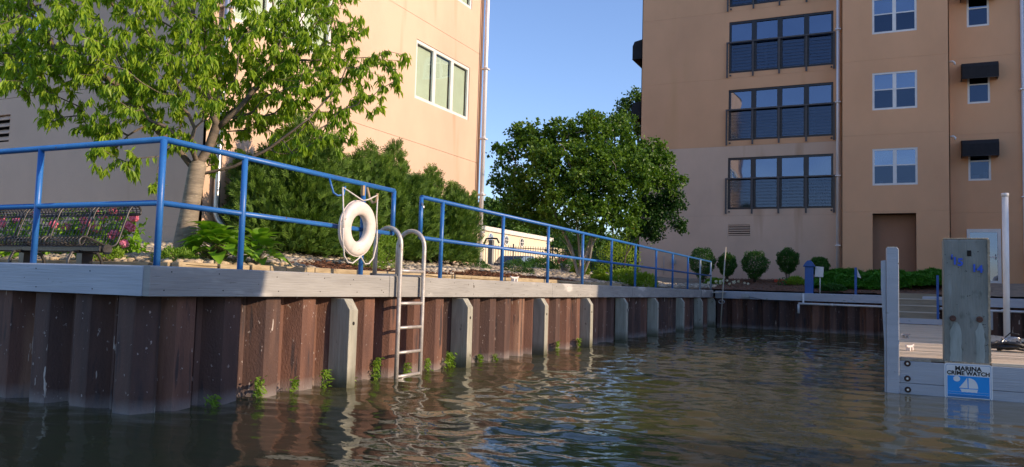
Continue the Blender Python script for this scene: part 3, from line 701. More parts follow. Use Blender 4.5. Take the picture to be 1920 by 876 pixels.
# glass door
dr = thing('glass_door', 'white framed glass door at the top of the wooden steps behind the piling', 'door', (2.75, 34, 1.77))
A0d = ('y', -.02, -1)
fr = MB(); fbox(fr, A0d, 0, .11, 0, 2.06, -.05, .05); fbox(fr, A0d, .99, 1.1, 0, 2.06, -.05, .05); fbox(fr, A0d, .11, .99, 1.94, 2.06, -.05, .045); fbox(fr, A0d, .11, .99, 0, .14, -.05, .045); fbox(fr, A0d, .11, .99, .98, 1.04, -.04, .04)
fr.build('frame', M['white_vinyl'], dr)
fbox(MB(), A0d, .11, .99, .14, .98, -.01, .0).build('pane', M['glass_dark'], dr); fbox(MB(), A0d, .11, .99, 1.04, 1.94, -.01, .0).build('pane', M['glass_dark'], dr)
fbox(MB(), A0d, 0, 1.1, 0, 2.05, -.9, -.88).build('room_back', M['interior'], dr)
MB().tube([(.93, -.09, .92), (.93, -.09, 1.12)], .012, 6).build('handle', M['galv'], dr)
# awnings: each hangs over a window
def awning(x0, x1, z0, z1, proj, A, label):
    t = thing('awning', label, 'awning', PT(*A, (x0+x1)/2, z0)); o_ = Vector(t.location)
    mb = MB(); h = z1-z0
    prof = [(0, z1), (proj*.82, z1-.10*h), (proj, z1-.32*h), (proj, z0), (proj-.015, z0), (proj-.015, z1-.34*h), (proj*.80, z1-.14*h), (0, z1-.05)]
    v = []
    for u in (x0, x1): v += [Vector(PT(*A, u, p[1], p[0]))-o_ for p in prof]
    n = len(prof); mb.add(v, [(i, (i+1) % n, n+(i+1) % n, n+i) for i in range(n)])
    mb.build('cloth_top', M['awning'], t, fix=True)
    for u in (x0, x1):
        v = [Vector(PT(*A, u+s*.006, p[1], p[0]))-o_ for s in (-1, 1) for p in (prof[0], prof[1], prof[2], prof[3], (0, z0+.0))]
        MB().add(v, [(0, 1, 2, 3, 4), (5, 6, 7, 8, 9)]+[(i, (i+1) % 5, 5+(i+1) % 5, 5+i) for i in range(5)]).build('cloth_end', M['awning'], t)
    bar = MB(); a = Vector(PT(*A, x0, z0, proj))-o_; b = Vector(PT(*A, x1, z0, proj))-o_; bar.tube([a, b], .015, 6).build('front_bar', M['black'], t)
awning(2.62, 3.80, 12.55, 13.2, .5, A0, 'topmost black awning in the column, cut by the top of the picture')
awning(2.62, 3.80, 9.46, 10.12, .5, A0, 'middle black awning in the column over small windows')
awning(2.60, 3.78, 6.52, 7.2, .5, A0, 'lowest black awning in the column, two floors above the glass door')
AL = ('x', -9.93, -1)
awning(34.2, 35.8, 11.7, 12.6, .5, AL, 'upper black awning sticking out past the left corner of the orange block')
awning(34.2, 35.8, 8.95, 9.75, .5, AL, 'lower black awning sticking out past the left corner of the orange block')
louvre(RB, A0, -6.03, -5.13, 3.6, 4.07, 5, M['peach'])
spout('pale grey downspout between the balcony windows and the projecting bay', [(-1.72, 33.94, 16), (-1.72, 33.94, 1.85)], M['grey_gutter'], .07, (3.2, 6.0, 9.0, 12))
spout('pale grey downspout at the right edge beside the awning windows', [(4.62, 33.92, 16), (4.62, 33.92, 3.0), (4.64, 33.9, 1.9)], M['grey_gutter'], .075, (5, 9))
for z in (10.05, 7.2): MB().tube([(2.19, 33.3, z+.06), (2.30, 33.3, z+.06), (2.36, 33.28, z), (2.36, 33.28, z-.08)], .035, 8).build('overflow_pipe', M['pvc'], RB)
hb = thing('hose_bib', 'small grey hose tap with a box on the wall near the far railing', 'tap', (-8.34, 33.97, 2.4))
MB().box(-.10, .10, -.1, 0, -.02, .16).build('box', M['greybox'], hb, bevel=.01); MB().tube([(0, -.1, 0), (.02, -.2, -.03), (.05, -.22, -.2)], .03, 8).build('spigot', M['galv'], hb); MB().tube([(-.42, -.02, -.5), (-.42, -.02, .3)], .012, 5).build('conduit', M['greybox'], hb)
db = thing('gas_meter_cabinet', 'dark cabinet standing by the right edge below the downspout', 'cabinet', (4.9, 33.2, 1.7))
MB().box(-.18, .5, -.15, .25, 0, 1.75).build('body', M['black_frame'], db, bevel=.02); MB().box(-.12, .44, -.17, -.151, .1, 1.6).build('door', M['black'], db)

# ---- far cream building
CB = thing('low_building', 'low cream building with round windows far behind the black fence', 'building', (-22.33, 42, 1.9))
AC = ('x', 0, 1)
MB().box(-8, 0, -3, 11.5, -.5, 2.70).build('wall', M['creamwall'], CB)
MB().box(-8.3, .14, -3.3, 11.8, 2.70, 2.97).build('roof', mat('white_roof_edge', (.8, .76, .68), None, .6), CB)
MB().box(-8, .12, 11.5, 17, -.5, 2.05).box(-8.2, .3, 11.55, 17.2, 2.05, 2.25).build('lower_wing', M['creamwall'], CB)
for y in (1.78, 4.05, 6.46):
    mb = MB(); mb.tube([(0, y, 2.4-.02), (.06, y, 2.38)], .33, 24)
    fo_ = mb.build('window', M['white_vinyl'], CB)
    MB().tube([(.05, y, 2.38), (.065, y, 2.38)], .26, 24).build('pane', M['glass_dark'], fo_)
    MB().box(.066, .08, y-.02, y+.02, 2.13, 2.63).box(.066, .078, y-.25, y+.25, 2.36, 2.40).build('muntin', M['white_vinyl'], fo_)
# the windows sit a little below the eaves
for ch in CB.children:
    if ch.name.startswith('window'): ch.location = (0, 0, -.07)

# ---- black picket fence
FN = thing('picket_fence', 'black steel picket fence in front of the cream building', 'fence', (-15.9, 30.0, 1.9))
a = Vector((-15.9, 29.6, 0)); b = Vector((-9.95, 34.2, 0)); d = (b-a); L_ = d.length; d.normalize()
aa = math.atan2(d.y, d.x)
rails = MB(); q = Vector((0, -.4, 0))
rails.tube([q+Vector((0, 0, .12)), q+d*L_+Vector((0, 0, .06))], .018, 5); rails.tube([q+Vector((0, 0, .98)), q+d*L_+Vector((0, 0, .9))], .018, 5)
rails.build('rail', M['blacksteel'], FN)
pk = None
for i in range(int(L_/.11)):
    p = q+d*(i*.11); zo = -.08*i*.11/L_
    if i % 16 == 0:
        MB().tube([p+Vector((0, 0, -.2)), p+Vector((0, 0, 1.15+zo))], .03, 5).build('post', M['blacksteel'], FN); continue
    if pk is None: pk = MB().tube([(0, 0, -.02), (0, 0, 1.08)], .011, 4).build('picket', M['blacksteel'], FN); o = pk
    else: o = pk.copy(); COL.objects.link(o)
    o.location = p+Vector((0, 0, zo)); o.parent = FN
for i, (x, y, z) in enumerate([(-12.15, 23.0, 1.7), (-11.75, 23.15, 1.7)]):
    t = thing('utility_post', ['shorter grey metal post beside the left building corner, left of the pair', 'taller grey metal post with a loop bracket, right of the pair'][i], 'post', (x, y, z), 0, 'grey posts near the fence')
    MB().box(-.07, .07, -.07, .07, -.2, [.78, 1.0][i]).build('shaft', M['greybox'], t)
    if i: MB().tube([(-.28, 0, .86), (-.2, 0, 1.04), (0, 0, 1.06), (.2, 0, 1.04), (.28, 0, .9)], .03, 6).build('bracket', M['black'], t)
    else: MB().tube([(-.07, 0, .78), (.0, 0, .88), (.12, 0, .78)], .02, 6).build('bracket', M['black'], t)

# ---- parked car behind the fence
car = thing('parked_car', 'dark blue car parked behind the black picket fence', 'car', (-20.2, 43.6, 1.72), math.radians(84))
prof = [(-2.1, .32), (-2.15, .62), (-2.0, .86), (-1.5, .95), (-.95, 1.32), (.35, 1.36), (1.05, .98), (1.95, .84), (2.15, .6), (2.12, .32)]
MB().prism(prof, 'y', -.82, .82).build('body', M['car'], car, bevel=.06)
MB().prism([(-1.35, .97), (-.88, 1.27), (.3, 1.31), (.9, .98)], 'y', -.83, .83).build('side_window', M['glass_dark'], car)
for sx in (-1.3, 1.35):
    for sy in (-.8, .8):
        wh = MB().tube([(sx, sy-.1, .32), (sx, sy+.1, .32)], .32, 18).build('wheel', M['black'], car)
        MB().tube([(sx, sy-.11, .32), (sx, sy+.11, .32)], .18, 12).build('rim', M['galv'], wh)
for sy in (-.6, .6): MB().box(2.08, 2.17, sy-.15, sy+.15, .6, .74).build('headlight', M['white_vinyl'], car)

# ================================================================== FAR END FURNITURE
pd = thing('power_pedestal', 'blue dock pedestal with peaked cap and white side panel on the far quay cap', 'pedestal', (-2.28, 27.72, 1.24))
MB().box(-.13, .13, -.13, .13, 0, .88).build('cabinet', M['bluebox'], pd, bevel=.01)
MB().prism([(-.19, .88), (.19, .88), (.12, 1.0), (.05, 1.08), (-.05, 1.08), (-.12, 1.0)], 'y', -.18, .18).build('cap', M['bluebox'], pd, bevel=.01)
pn = MB().box(.14, .40, -.04, .02, .56, .90).build('panel', M['pvc'], pd, bevel=.01); pn.rotation_euler = (0, math.radians(3), 0)
MB().tube([(.33, 0, 0), (.33, 0, .56)], .018, 6).build('stake', M['pvc'], pd)
pp = thing('pvc_pipe', 'white plastic pipe slung along the far sheet piling below the cap', 'pipe', (-2.44, 27.4, .9))
MB().tube([(0, .05, .34), (0, .05, .05), (0, 0, 0)], .032, 8).tube([(-.14, 0, -.32), (-.14, 0, -.02)], .036, 8).tube([(-.14, 0, 0), (8.2, -2.1, -.02)], .034, 8).build('pipe', M['pvc'], pp)
for k in range(5): MB().tube([(.9+k*1.5-.03, -.27-(k*1.5)*.258, -.004), (.9+k*1.5+.03, -.28-(k*1.5)*.258, -.004)], .042, 8).build('coupling', M['pvc'], pp)
jb = thing('junction_box', 'small pale junction box on the far cap with a loose cable', 'box', (-4.35, 27.95, 1.08))
MB().box(-.13, .13, -.08, .05, -.04, .09).build('box', M['greybox'], jb, bevel=.008)
MB().tube(sag((.13, -.06, -.01), (1.65, -.42, -.10), .06), .010, 5).build('cable', M['black'], jb)
tag(MB().tube([(-5.12, 27.55, -.1), (-4.97, 27.6, 2.75)], .022, 7).build('leaning_pole', M['bamboo']), 'thin pale pole leaning out of the water at the far quay corner', 'pole')
t = thing('mooring_bracket', 'grey bracket and ring on the far quay corner beside the leaning pole', 'bracket', (-5.3, 28.1, 1.2))
MB().box(-.2, .25, -.12, .1, -.03, .01).build('plate', M['galv'], t); MB().tube([(.1*math.cos(a)+.15, -.2, .06*math.sin(a)-.33) for a in np.linspace(0, 6.28, 14)[:-1]], .014, 5, closed=True).build('ring', M['galv'], t)
bp1 = thing('marker_post', 'short thin blue post with a small white flag on the far cap', 'post', (-.86, 27.2, 1.24))
MB().box(-.035, .035, -.03, .03, 0, .86).build('shaft', M['bluebox'], bp1); MB().add([(.04, 0, .82), (.16, 0, .52), (.05, 0, .56), (.04, .01, .82), (.16, .01, .52), (.05, .01, .56)], [(0, 1, 2), (3, 5, 4), (0, 3, 4, 1), (1, 4, 5, 2), (2, 5, 3, 0)]).build('flag', M['pvc'], bp1)

# steps from the dock up to the cap
st = thing('wooden_steps', 'four weathered wooden steps leading from the dock up to the far quay', 'steps', (.38, 25.75, 0))
M['tread'] = mat('grey_tread', (.55, .50, .40), (.42, .38, .30), .85, (2, 16, 16), .6, (4, 70, 70))
for i, z in enumerate((.60, .79, .98, 1.17)):
    y = -.30+i*.29
    MB().box(-.15, 1.02, y, y+.31, z-.035, z).build('tread', M['tread'], st, bevel=.005)
    MB().box(-.13, 1.0, y+.31, y+.33, z-.035, z+.155).build('riser', mat('riser_wood_%d' % i, (.32, .28, .20), (.24, .21, .15), .9, (2, 16, 16), .5, (4, 60, 60)), st)
MB().box(-.15, 1.05, -.36, -.302, .45, .6).build('riser', M['fascia_skylit_cap'], st)
MB().box(1.03, 1.06, -.3, .9, .4, .6).build('stringer', M['tread'], st)
for i, (y, z0, z1) in enumerate(((-.32, .6, 1.85),)):
    MB().box(.92, .98, y, y+.06, z0, z1).build('hand_post', M['bluebox'], st)
st2 = thing('wooden_steps', 'brown wooden steps below the white glass door', 'steps', (2.2, 31.5, 0))
for i in range(5):
    MB().box(0, 2.5-.12*i, i*.36, i*.36+.38, 1.27+i*.12-.04, 1.27+i*.12).build('tread', M['tread'], st2, bevel=.005)
    MB().box(.02, 2.48-.12*i, i*.36+.02, i*.36+.05, 1.27+i*.12-.13, 1.27+i*.12-.041).build('riser', mat('brown_riser_%d' % i, (.15, .12, .085), (.11, .085, .06), .9, (3, 9, 9)), st2)
tag(MB().box(2.45, 5.2, 33.3, 33.9, 1.2, 1.77).build('door_landing', M['tread'], bevel=.01), kind='structure')

# ================================================================== DOCK
DK = thing('dock', 'low plank dock with blue grey painted fascia carrying the crime watch sign', 'dock', (0, 0, 0))
ZD = .435
def xr(y):
    if y < 15.2: return 3.6
    if y < 21.6: return 3.6-(y-15.2)/6.4*2.15
    return 1.45
y = 11.13; i = 0
vnts = {}
while y < 25.35:
    wd = .14; w2 = xr(y+wd/2); x0 = .15
    segs = [(x0, w2)]
    for sx0, sx1 in segs:
        key = round(w2, 2)
        o = MB().box(-(sx1-sx0)/2, (sx1-sx0)/2, -wd/2+.004, wd/2-.004, -.036, 0).build('deck_board', M['deck'], DK)
        o.location = ((sx0+sx1)/2+R_.uniform(-.008, .008), y+wd/2, ZD+R_.uniform(-.003, .004)); o.rotation_euler = (0, R_.uniform(-.001, .001), 0)
    y += wd+.004; i += 1
MB().box(.16, 3.5, 11.12, 11.16, .1, .38).box(.18, .24, 11.1, 26, .1, .39).box(1.30, 1.36, 11.1, 26, .1, .39).build('joist', M['weather'], DK)
# front edge: top board (with a gap by the post) and fascia planks
MB().box(.145, .50, 10.965, 11.12, ZD-.036, ZD-.002).build('edge_board', M['weather'], DK, bevel=.004)
MB().box(1.13, 3.6, 10.965, 11.12, ZD-.036, ZD-.0).build('edge_board', M['deck'], DK, bevel=.004)
for x0, x1, z0, z1 in ((.145, .66, .135, ZD-.037), (.145, .66, -.12, .130), (.662, 3.6, .118, ZD-.038), (.662, 3.6, -.12, .113)):
    MB().box(x0, x1, 10.92, 10.962, z0, z1).build('fascia_plank', M['fascia_skylit_cap'], DK, bevel=.004)
for x, z in ((.237, .372), (.236, .19), (.24, .055)):
    b = MB().tube([(x, 10.925, z), (x, 10.908, z)], .028, 16).build('bolt_washer', M['steel'], DK); MB().tube([(x, 10.909, z), (x, 10.90, z)], .014, 6).build('bolt_head', M['galv'], b)
    MB().tube([(x+.03*math.cos(a), 10.915, z+.03*math.sin(a)) for a in np.linspace(0, 6.28, 18)[:-1]], .007, 5, closed=True).build('rust_ring', M['hole'], b)
# dock fender posts at the left corner
tp = thing('dock_post', 'blue grey painted double plank post at the left corner of the dock', 'post', (.08, 10.93, 0))
p = MB().prism([(-.075, -.6), (.065, -.6), (.065, 1.775), (.045, 1.80), (-.065, 1.80), (-.075, 1.79)], 'y', -.05, .12).build('tall_plank', M['fascia_skylit_cap'], tp, bevel=.006); p.rotation_euler = (0, 0, math.radians(2))
MB().prism([(-.075, -.6), (-.096, -.6), (-.100, .6), (-.135, 1.30), (-.135, 1.63), (-.078, 1.64), (-.077, 1.0)], 'y', -.03, .1).build('short_plank', M['fascia_skylit_cap'], tp, bevel=.003)
MB().box(-.062, .052, -.04, .11, 1.801, 1.81).build('end_grain', M['raw_and_sunlit_edge'], tp); 
# mooring piling with slip numbers
pl = thing('mooring_piling', 'thick square greenish timber piling numbered 15 and 14 on the dock edge', 'piling', (.878, 10.97, 0))
MB().box(-.243, .243, 0, .26, .405, 1.905).build('timber', M['pile_post'], pl, bevel=.016)
MB().box(-.238, .238, .005, .255, 1.906, 1.922).build('top_edge', M['raw_and_sunlit_edge'], pl, bevel=.005)
mb = MB()
for k in range(60):       # frayed right hand corner, pale to stand for sun on the edge
    z = .42+1.48*k/60; r_ = .007+.006*R_.random(); mb.box(.236-r_, .246+R_.uniform(0, .006), -.005-R_.uniform(0, .006), .02, z, z+.026)
mb.build('frayed_sunlit_corner', M['raw_and_sunlit_edge'], pl)
mb = MB()
for k in range(26):
    x = -.235+.47*k/26; mb.box(x, x+.02, -.008, .02, .402-R_.uniform(0, .01), .418+R_.uniform(0, .012))
mb.build('frayed_foot', M['raw_and_sunlit_edge'], pl)
for x in (-.146, .135):
    b = MB().tube([(x, .0, .945), (x, -.012, .945)], .036, 18).build('bolt_washer', M['rust'], pl); MB().tube([(x, -.01, .945), (x, -.035, .945)], .026, 6).build('bolt_head', M['steel'], b)
    # pale run-off below each bolt
for x, w0, z0 in ((-.115, .062, .90), (.14, .045, .90)):
    v = []; n = 14
    for k in range(n+1):
        zz = z0-(z0-.43)*k/n; ww = w0*(.25+.75*min(1, k/3))*(1+.05*math.sin(k*2.1+x*9)); xx = x+.004*math.sin(k*1.3)
        v += [(xx-ww, -.0025, zz), (xx+ww, -.0025, zz)]
    MB().add(v, [(2*k, 2*k+1, 2*k+3, 2*k+2) for k in range(n)]).build('runoff_stain', mat('runoff_%d' % int(x*100+50), (.36, .40, .37), (.25, .28, .25), .85, (14, 14, 2), lo=.35, hi=.6), pl, fix=False)
def text(body, size, loc, m, parent, name, ext=.003, off=0., rot=(math.pi/2, 0, 0), sx=1., align='CENTER', space=1.):
    cu = bpy.data.curves.new(name, 'FONT'); cu.body = body; cu.size = size; cu.extrude = ext; cu.offset = off; cu.align_x = align; cu.space_character = space; cu.resolution_u = 4
    ob = bpy.data.objects.new(name, cu); COL.objects.link(ob)
    bpy.context.view_layer.update()
    me = bpy.data.meshes.new_from_object(ob.evaluated_get(bpy.context.evaluated_depsgraph_get())); bpy.data.objects.remove(ob)
    me.materials.clear(); me.materials.append(m)
    o = bpy.data.objects.new(name, me); COL.objects.link(o); o.location = loc; o.rotation_euler = rot; o.scale = (sx, 1, 1); o.parent = parent
    return o
text('1', .125, (-.118, -.006, 1.60), M['digit'], pl, 'digit', .006, .004); text('5', .125, (-.06, -.006, 1.585), M['digit'], pl, 'digit', .006, .004)
text('1', .125, (.085, -.006, 1.515), M['digit'], pl, 'digit', .006, .004); text('4', .125, (.145, -.006, 1.505), M['digit'], pl, 'digit', .006, .004)
MB().tube([(-.152, -.004, 1.66), (-.148, -.02, 1.72)], .008, 5).build('old_nail', M['digit'], pl)
MB().box(.012, .055, -.006, .0, 1.70, 1.77).build('rust_mark', M['hole'], pl)

# sign
SG = thing('crime_watch_sign', 'white and blue MARINA CRIME WATCH sign with a sailboat on the dock fascia', 'sign', (.884, 10.917, .198))
def rrect(w_, h_, r, n=6):
    pts = []
    for cx_, cy_, a0 in ((w_/2-r, h_/2-r, 0), (-w_/2+r, h_/2-r, 90), (-w_/2+r, -h_/2+r, 180), (w_/2-r, -h_/2+r, 270)):
        for k in range(n+1): a = math.radians(a0+90*k/n); pts.append((cx_+r*math.cos(a), cy_+r*math.sin(a)))
    return pts
W_, H_ = .50, .425
MB().prism(rrect(W_, H_, .035), 'y', -.003, .003).build('plate', M['sign_white'], SG)
MB().prism(rrect(W_-.03, H_-.03, .025), 'y', -.0036, -.0032).build('border_line', M['sign_blue_dark'], SG)
MB().prism(rrect(W_-.038, H_-.038, .022), 'y', -.0046, -.0040).build('inner_plate', M['sign_white'], SG)
MB().box(-.218, .218, -.0058, -.0050, -.185, .065).build('blue_field', M['sign_blue'], SG)
text('MARINA', .072, (0, -.006, .130), M['sign_black'], SG, 'lettering', .0012, .0028, space=1.03)
text('CRIME WATCH', .064, (0, -.006, .078), M['sign_black'], SG, 'lettering', .0012, .0024, space=1.02)
def flat(poly, y0, y1, name, m): return MB().prism(poly, 'y', y0, y1).build(name, m, SG)
flat([(-.12+.036*math.cos(a), .03+.033*math.sin(a)) for a in np.linspace(0, 2*math.pi, 24)[:-1]], -.0064, -.0059, 'moon', M['sign_white'])
flat([(-.095, -.075), (-.095, -.072), (-.055, -.02), (-.012, .046), (-.006, -.075)], -.0064, -.0059, 'sail', M['sign_white'])
flat([(.003, .046)]+[(.003+.098*math.sin(t)**.8*1.0, -.075+.118*math.cos(t)) for t in np.linspace(.12, math.pi/2, 9)]+[(.003, -.077)], -.0064, -.0059, 'sail', M['sign_white'])
flat([(-.085, -.085), (.10, -.085), (.088, -.122), (-.07, -.122)], -.0064, -.0059, 'hull', M['sign_white'])
for k, z in enumerate((-.122, -.150)):
    MB().tube([(-.21+.42*i/30, -.006, z+.0025*math.sin(i*1.7)) for i in range(31)], .0014, 4).build('wave_line', M['sign_white'], SG)
MB().box(-.218, .218, -.0066, -.0059, -.185, -.155).build('deep_water_band', M['sign_blue_dark'], SG)

cleat('cream cleat bolted near the front left of the dock planks', (.30, 12.5, ZD+.003), math.radians(70), 1.0)
cleat('small grey cleat with frayed line further back on the dock', (.33, 16.4, ZD+.003), math.radians(60), .9, M['galv'])
# white pipe pole and coil
wp = thing('white_pole', 'tall white plastic pole standing at the right side of the dock', 'pole', (1.93, 16.4, ZD))
MB().tube([(0, 0, 0), (0, 0, 2.60)], .052, 14).build('tube', M['pvc'], wp); MB().tube([(0, 0, 2.6), (0, 0, 2.66)], .06, 14).build('end_cap', M['pvc'], wp)
ch = thing('hose_coil', 'tangled black hose and cable coil lying on the dock beside the piling', 'hose', (1.62, 13.6, ZD+.01))
mb = MB(); pts = []
for k in range(150):
    a = k*.30; r_ = .17+.05*math.sin(k*.37)+.03*math.sin(k*1.1); pts.append((r_*math.cos(a)*1.15, r_*math.sin(a), .03+.09*k/150+.018*math.sin(k*.9)))
mb.tube(pts, .017, 6).build('hose', M['black'], ch)
pts = [(.12*math.cos(k*.34)+.03, .1*math.sin(k*.34), .15+.05*math.sin(k*.5)) for k in range(50)]
MB().tube(pts, .008, 5).build('cable', M['galv'], ch)
MB().tube([(-.25, -.05, .05), (-.1, .1, .12), (.05, .2, .26), (.15, .15, .24)], .009, 5).build('cable', M['black'], ch); MB().tube([(.2, -.1, .06), (.45, -.2, .02), (.8, -.5, .012)], .016, 5).build('hose_tail', M['black'], ch)
eb = thing('electric_box', 'pale grey electric box hanging on the far quay wall at the right edge', 'box', (3.82, 25.5, .75))
MB().box(-.26, .3, -.18, 0, 0, .38).build('box', M['greybox'], eb, bevel=.02); MB().tube([(-.1, -.1, .38), (-.05, -.12, .52), (.1, -.1, .5), (.3, 0, .42)], .018, 6).build('cable', M['black'], eb)
MB().tube([(0, -.1, 0), (.05, -.1, -.3), (-.1, 0, -.6)], .014, 5).tube([(.1, -.1, 0), (.16, -.05, -.4)], .012, 5).build('conduit', M['steel'], eb)
e2 = thing('outlet_box', 'narrow grey outlet box on the quay wall just right of the piling', 'box', (2.62, 26.0, .4))
MB().box(-.08, .1, -.12, 0, -.05, .48).build('box', M['greybox'], e2, bevel=.015)

# ================================================================== BENCH
BN = thing('park_bench', 'black metal mesh bench with rolled back facing the water behind the railing', 'bench', (-6.9, 5.25, 1.06))
# side profile in (y, z), front lip -> seat -> back -> rolled top, local to the bench origin
ctrl = [(-.255, .39), (-.265, .44), (-.22, .475), (-.12, .45), (0, .405), (.07, .395), (.13, .42), (.165, .49), (.20, .60), (.235, .70), (.265, .78), (.31, .825), (.365, .825), (.395, .785), (.39, .745)]
def smooth(c, n):
    out = []
    for i in range(len(c)-1):
        p0 = c[max(i-1, 0)]; p1 = c[i]; p2 = c[i+1]; p3 = c[min(i+2, len(c)-1)]
        for k in range(n):
            t = k/n; out.append(tuple(.5*((2*p1[j])+(-p0[j]+p2[j])*t+(2*p0[j]-5*p1[j]+4*p2[j]-p3[j])*t*t+(-p0[j]+3*p1[j]-3*p2[j]+p3[j])*t**3) for j in range(len(p1))))
    out.append(c[-1]); return out
prof = smooth(ctrl, 4); SW = .56
def seat_mesh():
    mb = MB()
    for k in range(10):
        x = -.02-(SW-.07)*k/9; mb.tube([(x, p[0], p[1]) for p in prof], .0048, 4)
    for i in range(1, len(prof)-1, 2): mb.tube([(-.02, prof[i][0], prof[i][1]), (-SW+.05, prof[i][0], prof[i][1])], .0040, 4)
    return mb
seat0 = None
for s_ in range(5):
    x = -s_*SW
    if seat0 is None: seat0 = seat_mesh().build('seat', M['bench'], BN, fix=False); o = seat0
    else: o = seat0.copy(); COL.objects.link(o); o.parent = BN
    o.location = (x, 0, 0)
    for xx in (x-.015, x-SW+.045):
        MB().tube([(xx, p[0], p[1]) for p in prof], .011, 8).build('rim', M['bench_rim'], BN)
    MB().tube([(x-.02, .385, .745), (x-SW+.05, .385, .745)], .016, 6).build('top_roll', M['bench'], BN)
MB().box(-5*SW-.1, -.0, -.06, .08, .335, .395).build('beam', M['bench'], BN, bevel=.01)
MB().tube([(-.0, .01, .365), (.03, .01, .365)], .05, 14).build('beam_end', M['bench_rim'], BN)
for x in (-.3, -1.2, -2.1):
    MB().tube([(x, -.16, .0), (x, -.165, .25), (x, -.13, .33), (x, -.05, .34)], .017, 7).build('leg', M['bench_rim'], BN)
    MB().tube([(x+.0, .22, .0), (x, .2, .25), (x, .15, .33), (x, .06, .34)], .017, 7).build('leg', M['bench_rim'], BN)
    MB().box(x-.04, x+.04, -.05, .07, .15, .335).build('bracket', M['bench'], BN)


# ================================================================== VEGETATION
# crown clumps: world x, y, z, radius
CHERRY = [(-8.66,5.27,3.80,0.59),(-8.24,5.27,3.29,0.39),(-8.94,5.40,3.51,0.45),(-7.68,5.27,3.69,0.49),(-8.08,5.58,3.30,0.37),(-7.42,5.53,3.45,0.49),(-8.02,5.88,2.94,0.32),(-7.32,5.73,3.09,0.45),(-7.65,5.73,2.50,0.17),(-7.39,5.86,2.43,0.16),(-7.84,6.39,3.67,0.49),(-7.73,6.48,3.17,0.39),(-7.03,6.05,3.86,0.54),(-6.92,6.13,3.33,0.49),(-7.59,7.12,3.98,0.56),(-7.47,7.21,3.45,0.47),(-6.74,6.52,4.09,0.56),(-7.52,7.47,3.07,0.34),(-6.67,7.06,3.94,0.56),(-6.71,7.32,3.48,0.47),(-6.87,7.52,3.17,0.36),(-6.48,7.37,4.34,0.56),(-6.29,7.38,3.79,0.56),(-6.24,7.56,3.34,0.37),(-6.11,7.53,2.93,0.25),(-7.68,7.30,2.63,0.18),(-6.02,7.76,3.80,0.4),(-5.85,7.99,3.47,0.25),(-5.98,7.70,3.08,0.22),(-5.69,8.02,3.91,0.27),(-5.43,8.14,4.00,0.12),(-6.05,7.82,4.33,0.27),(-6.29,7.69,4.62,0.34),(-5.57,8.10,3.71,0.18),(-7.20,6.29,2.73,0.24),(-6.33,7.31,2.80,0.22),(-8.24,5.42,4.52,0.65),(-7.45,5.80,4.48,0.65),(-7.16,6.63,4.89,0.67),(-6.53,7.30,4.99,0.5),(-9.43,5.45,4.58,0.65),(-8.30,5.91,5.61,0.76),(-7.41,6.80,6.00,0.78),(-9.59,5.19,3.76,0.54)]
MAPLE = [(-9.56,19.64,4.19,0.42),(-9.62,19.56,4.85,0.35),(-9.34,19.99,5.44,0.35),(-8.75,19.96,5.18,0.6),(-8.68,19.51,4.07,0.7),(-8.89,20.03,3.24,0.5),(-8.21,20.19,5.42,0.5),(-7.71,19.41,4.31,0.8),(-7.78,19.45,3.31,0.7),(-7.47,20.54,5.52,0.55),(-7.50,20.82,5.95,0.3),(-6.94,19.77,4.33,0.8),(-6.94,19.85,3.20,0.7),(-6.82,21.20,5.30,0.5),(-7.17,21.76,5.97,0.3),(-6.45,20.56,4.28,0.8),(-6.45,20.64,3.27,0.55),(-6.14,21.54,5.02,0.5),(-5.91,21.59,4.41,0.5),(-5.71,21.97,4.92,0.28),(-5.58,22.09,4.24,0.4),(-9.29,19.82,3.53,0.4)]
DARKT = [(-6.40,22.86,3.48,0.55),(-5.97,23.06,3.65,0.5),(-6.19,23.00,3.01,0.35),(-5.68,22.95,3.96,0.3),(-5.64,23.25,3.19,0.22),(-6.76,22.73,3.00,0.3),(-5.54,23.25,3.75,0.12)]
TREE3 = [(-12.93,42.97,12.11,0.5),(-13.21,42.89,11.49,0.6),(-13.62,42.71,11.18,0.3),(-12.74,43.14,11.05,0.5),(-12.80,43.17,10.29,0.4),(-12.52,43.20,11.67,0.7),(-12.25,43.42,10.46,0.8)]
TREE4 = [(-9.36,28.38,7.43,0.4),(-9.08,28.50,7.58,0.35),(-9.54,28.30,7.22,0.3)]
HYDG = [(-10.18,6.31,1.65,0.3),(-9.96,6.42,1.63,0.25),(-9.67,6.07,1.47,0.2),(-9.50,6.62,1.81,0.25),(-9.13,6.80,1.76,0.28),(-8.66,6.78,1.75,0.28),(-8.57,6.84,1.55,0.2),(-9.31,6.72,1.68,0.25)]
HYDF = [(-10.11,6.20,1.86,1),(-9.99,6.14,1.78,1),(-9.93,6.29,1.83,1),(-9.83,6.46,1.91,1),(-9.40,6.42,1.79,1),(-9.36,6.56,1.77,1),(-9.06,6.58,1.85,1),(-9.12,6.68,1.73,1),(-8.89,6.54,1.81,1),(-9.18,6.65,1.74,1),(-9.09,6.80,1.95,1),(-8.85,6.67,1.89,1),(-8.82,6.58,1.75,1),(-8.83,6.80,1.98,1),(-8.67,6.76,1.90,1),(-8.38,6.66,1.79,1),(-8.33,6.68,1.76,1),(-8.40,6.77,1.89,1),(-8.51,6.60,1.69,1),(-8.55,6.59,1.66,1),(-8.31,6.58,1.56,1)]
FARLINE = [(-34.66,66.29,7.34,1.5),(-33.74,66.70,7.72,1.6),(-32.83,67.16,7.40,1.4),(-33.18,70.29,7.84,1.5),(-33.06,72.58,7.61,1.3),(-32.08,73.05,7.64,1.4),(-30.86,73.65,7.41,1.5),(-38.19,70.11,7.98,2)]

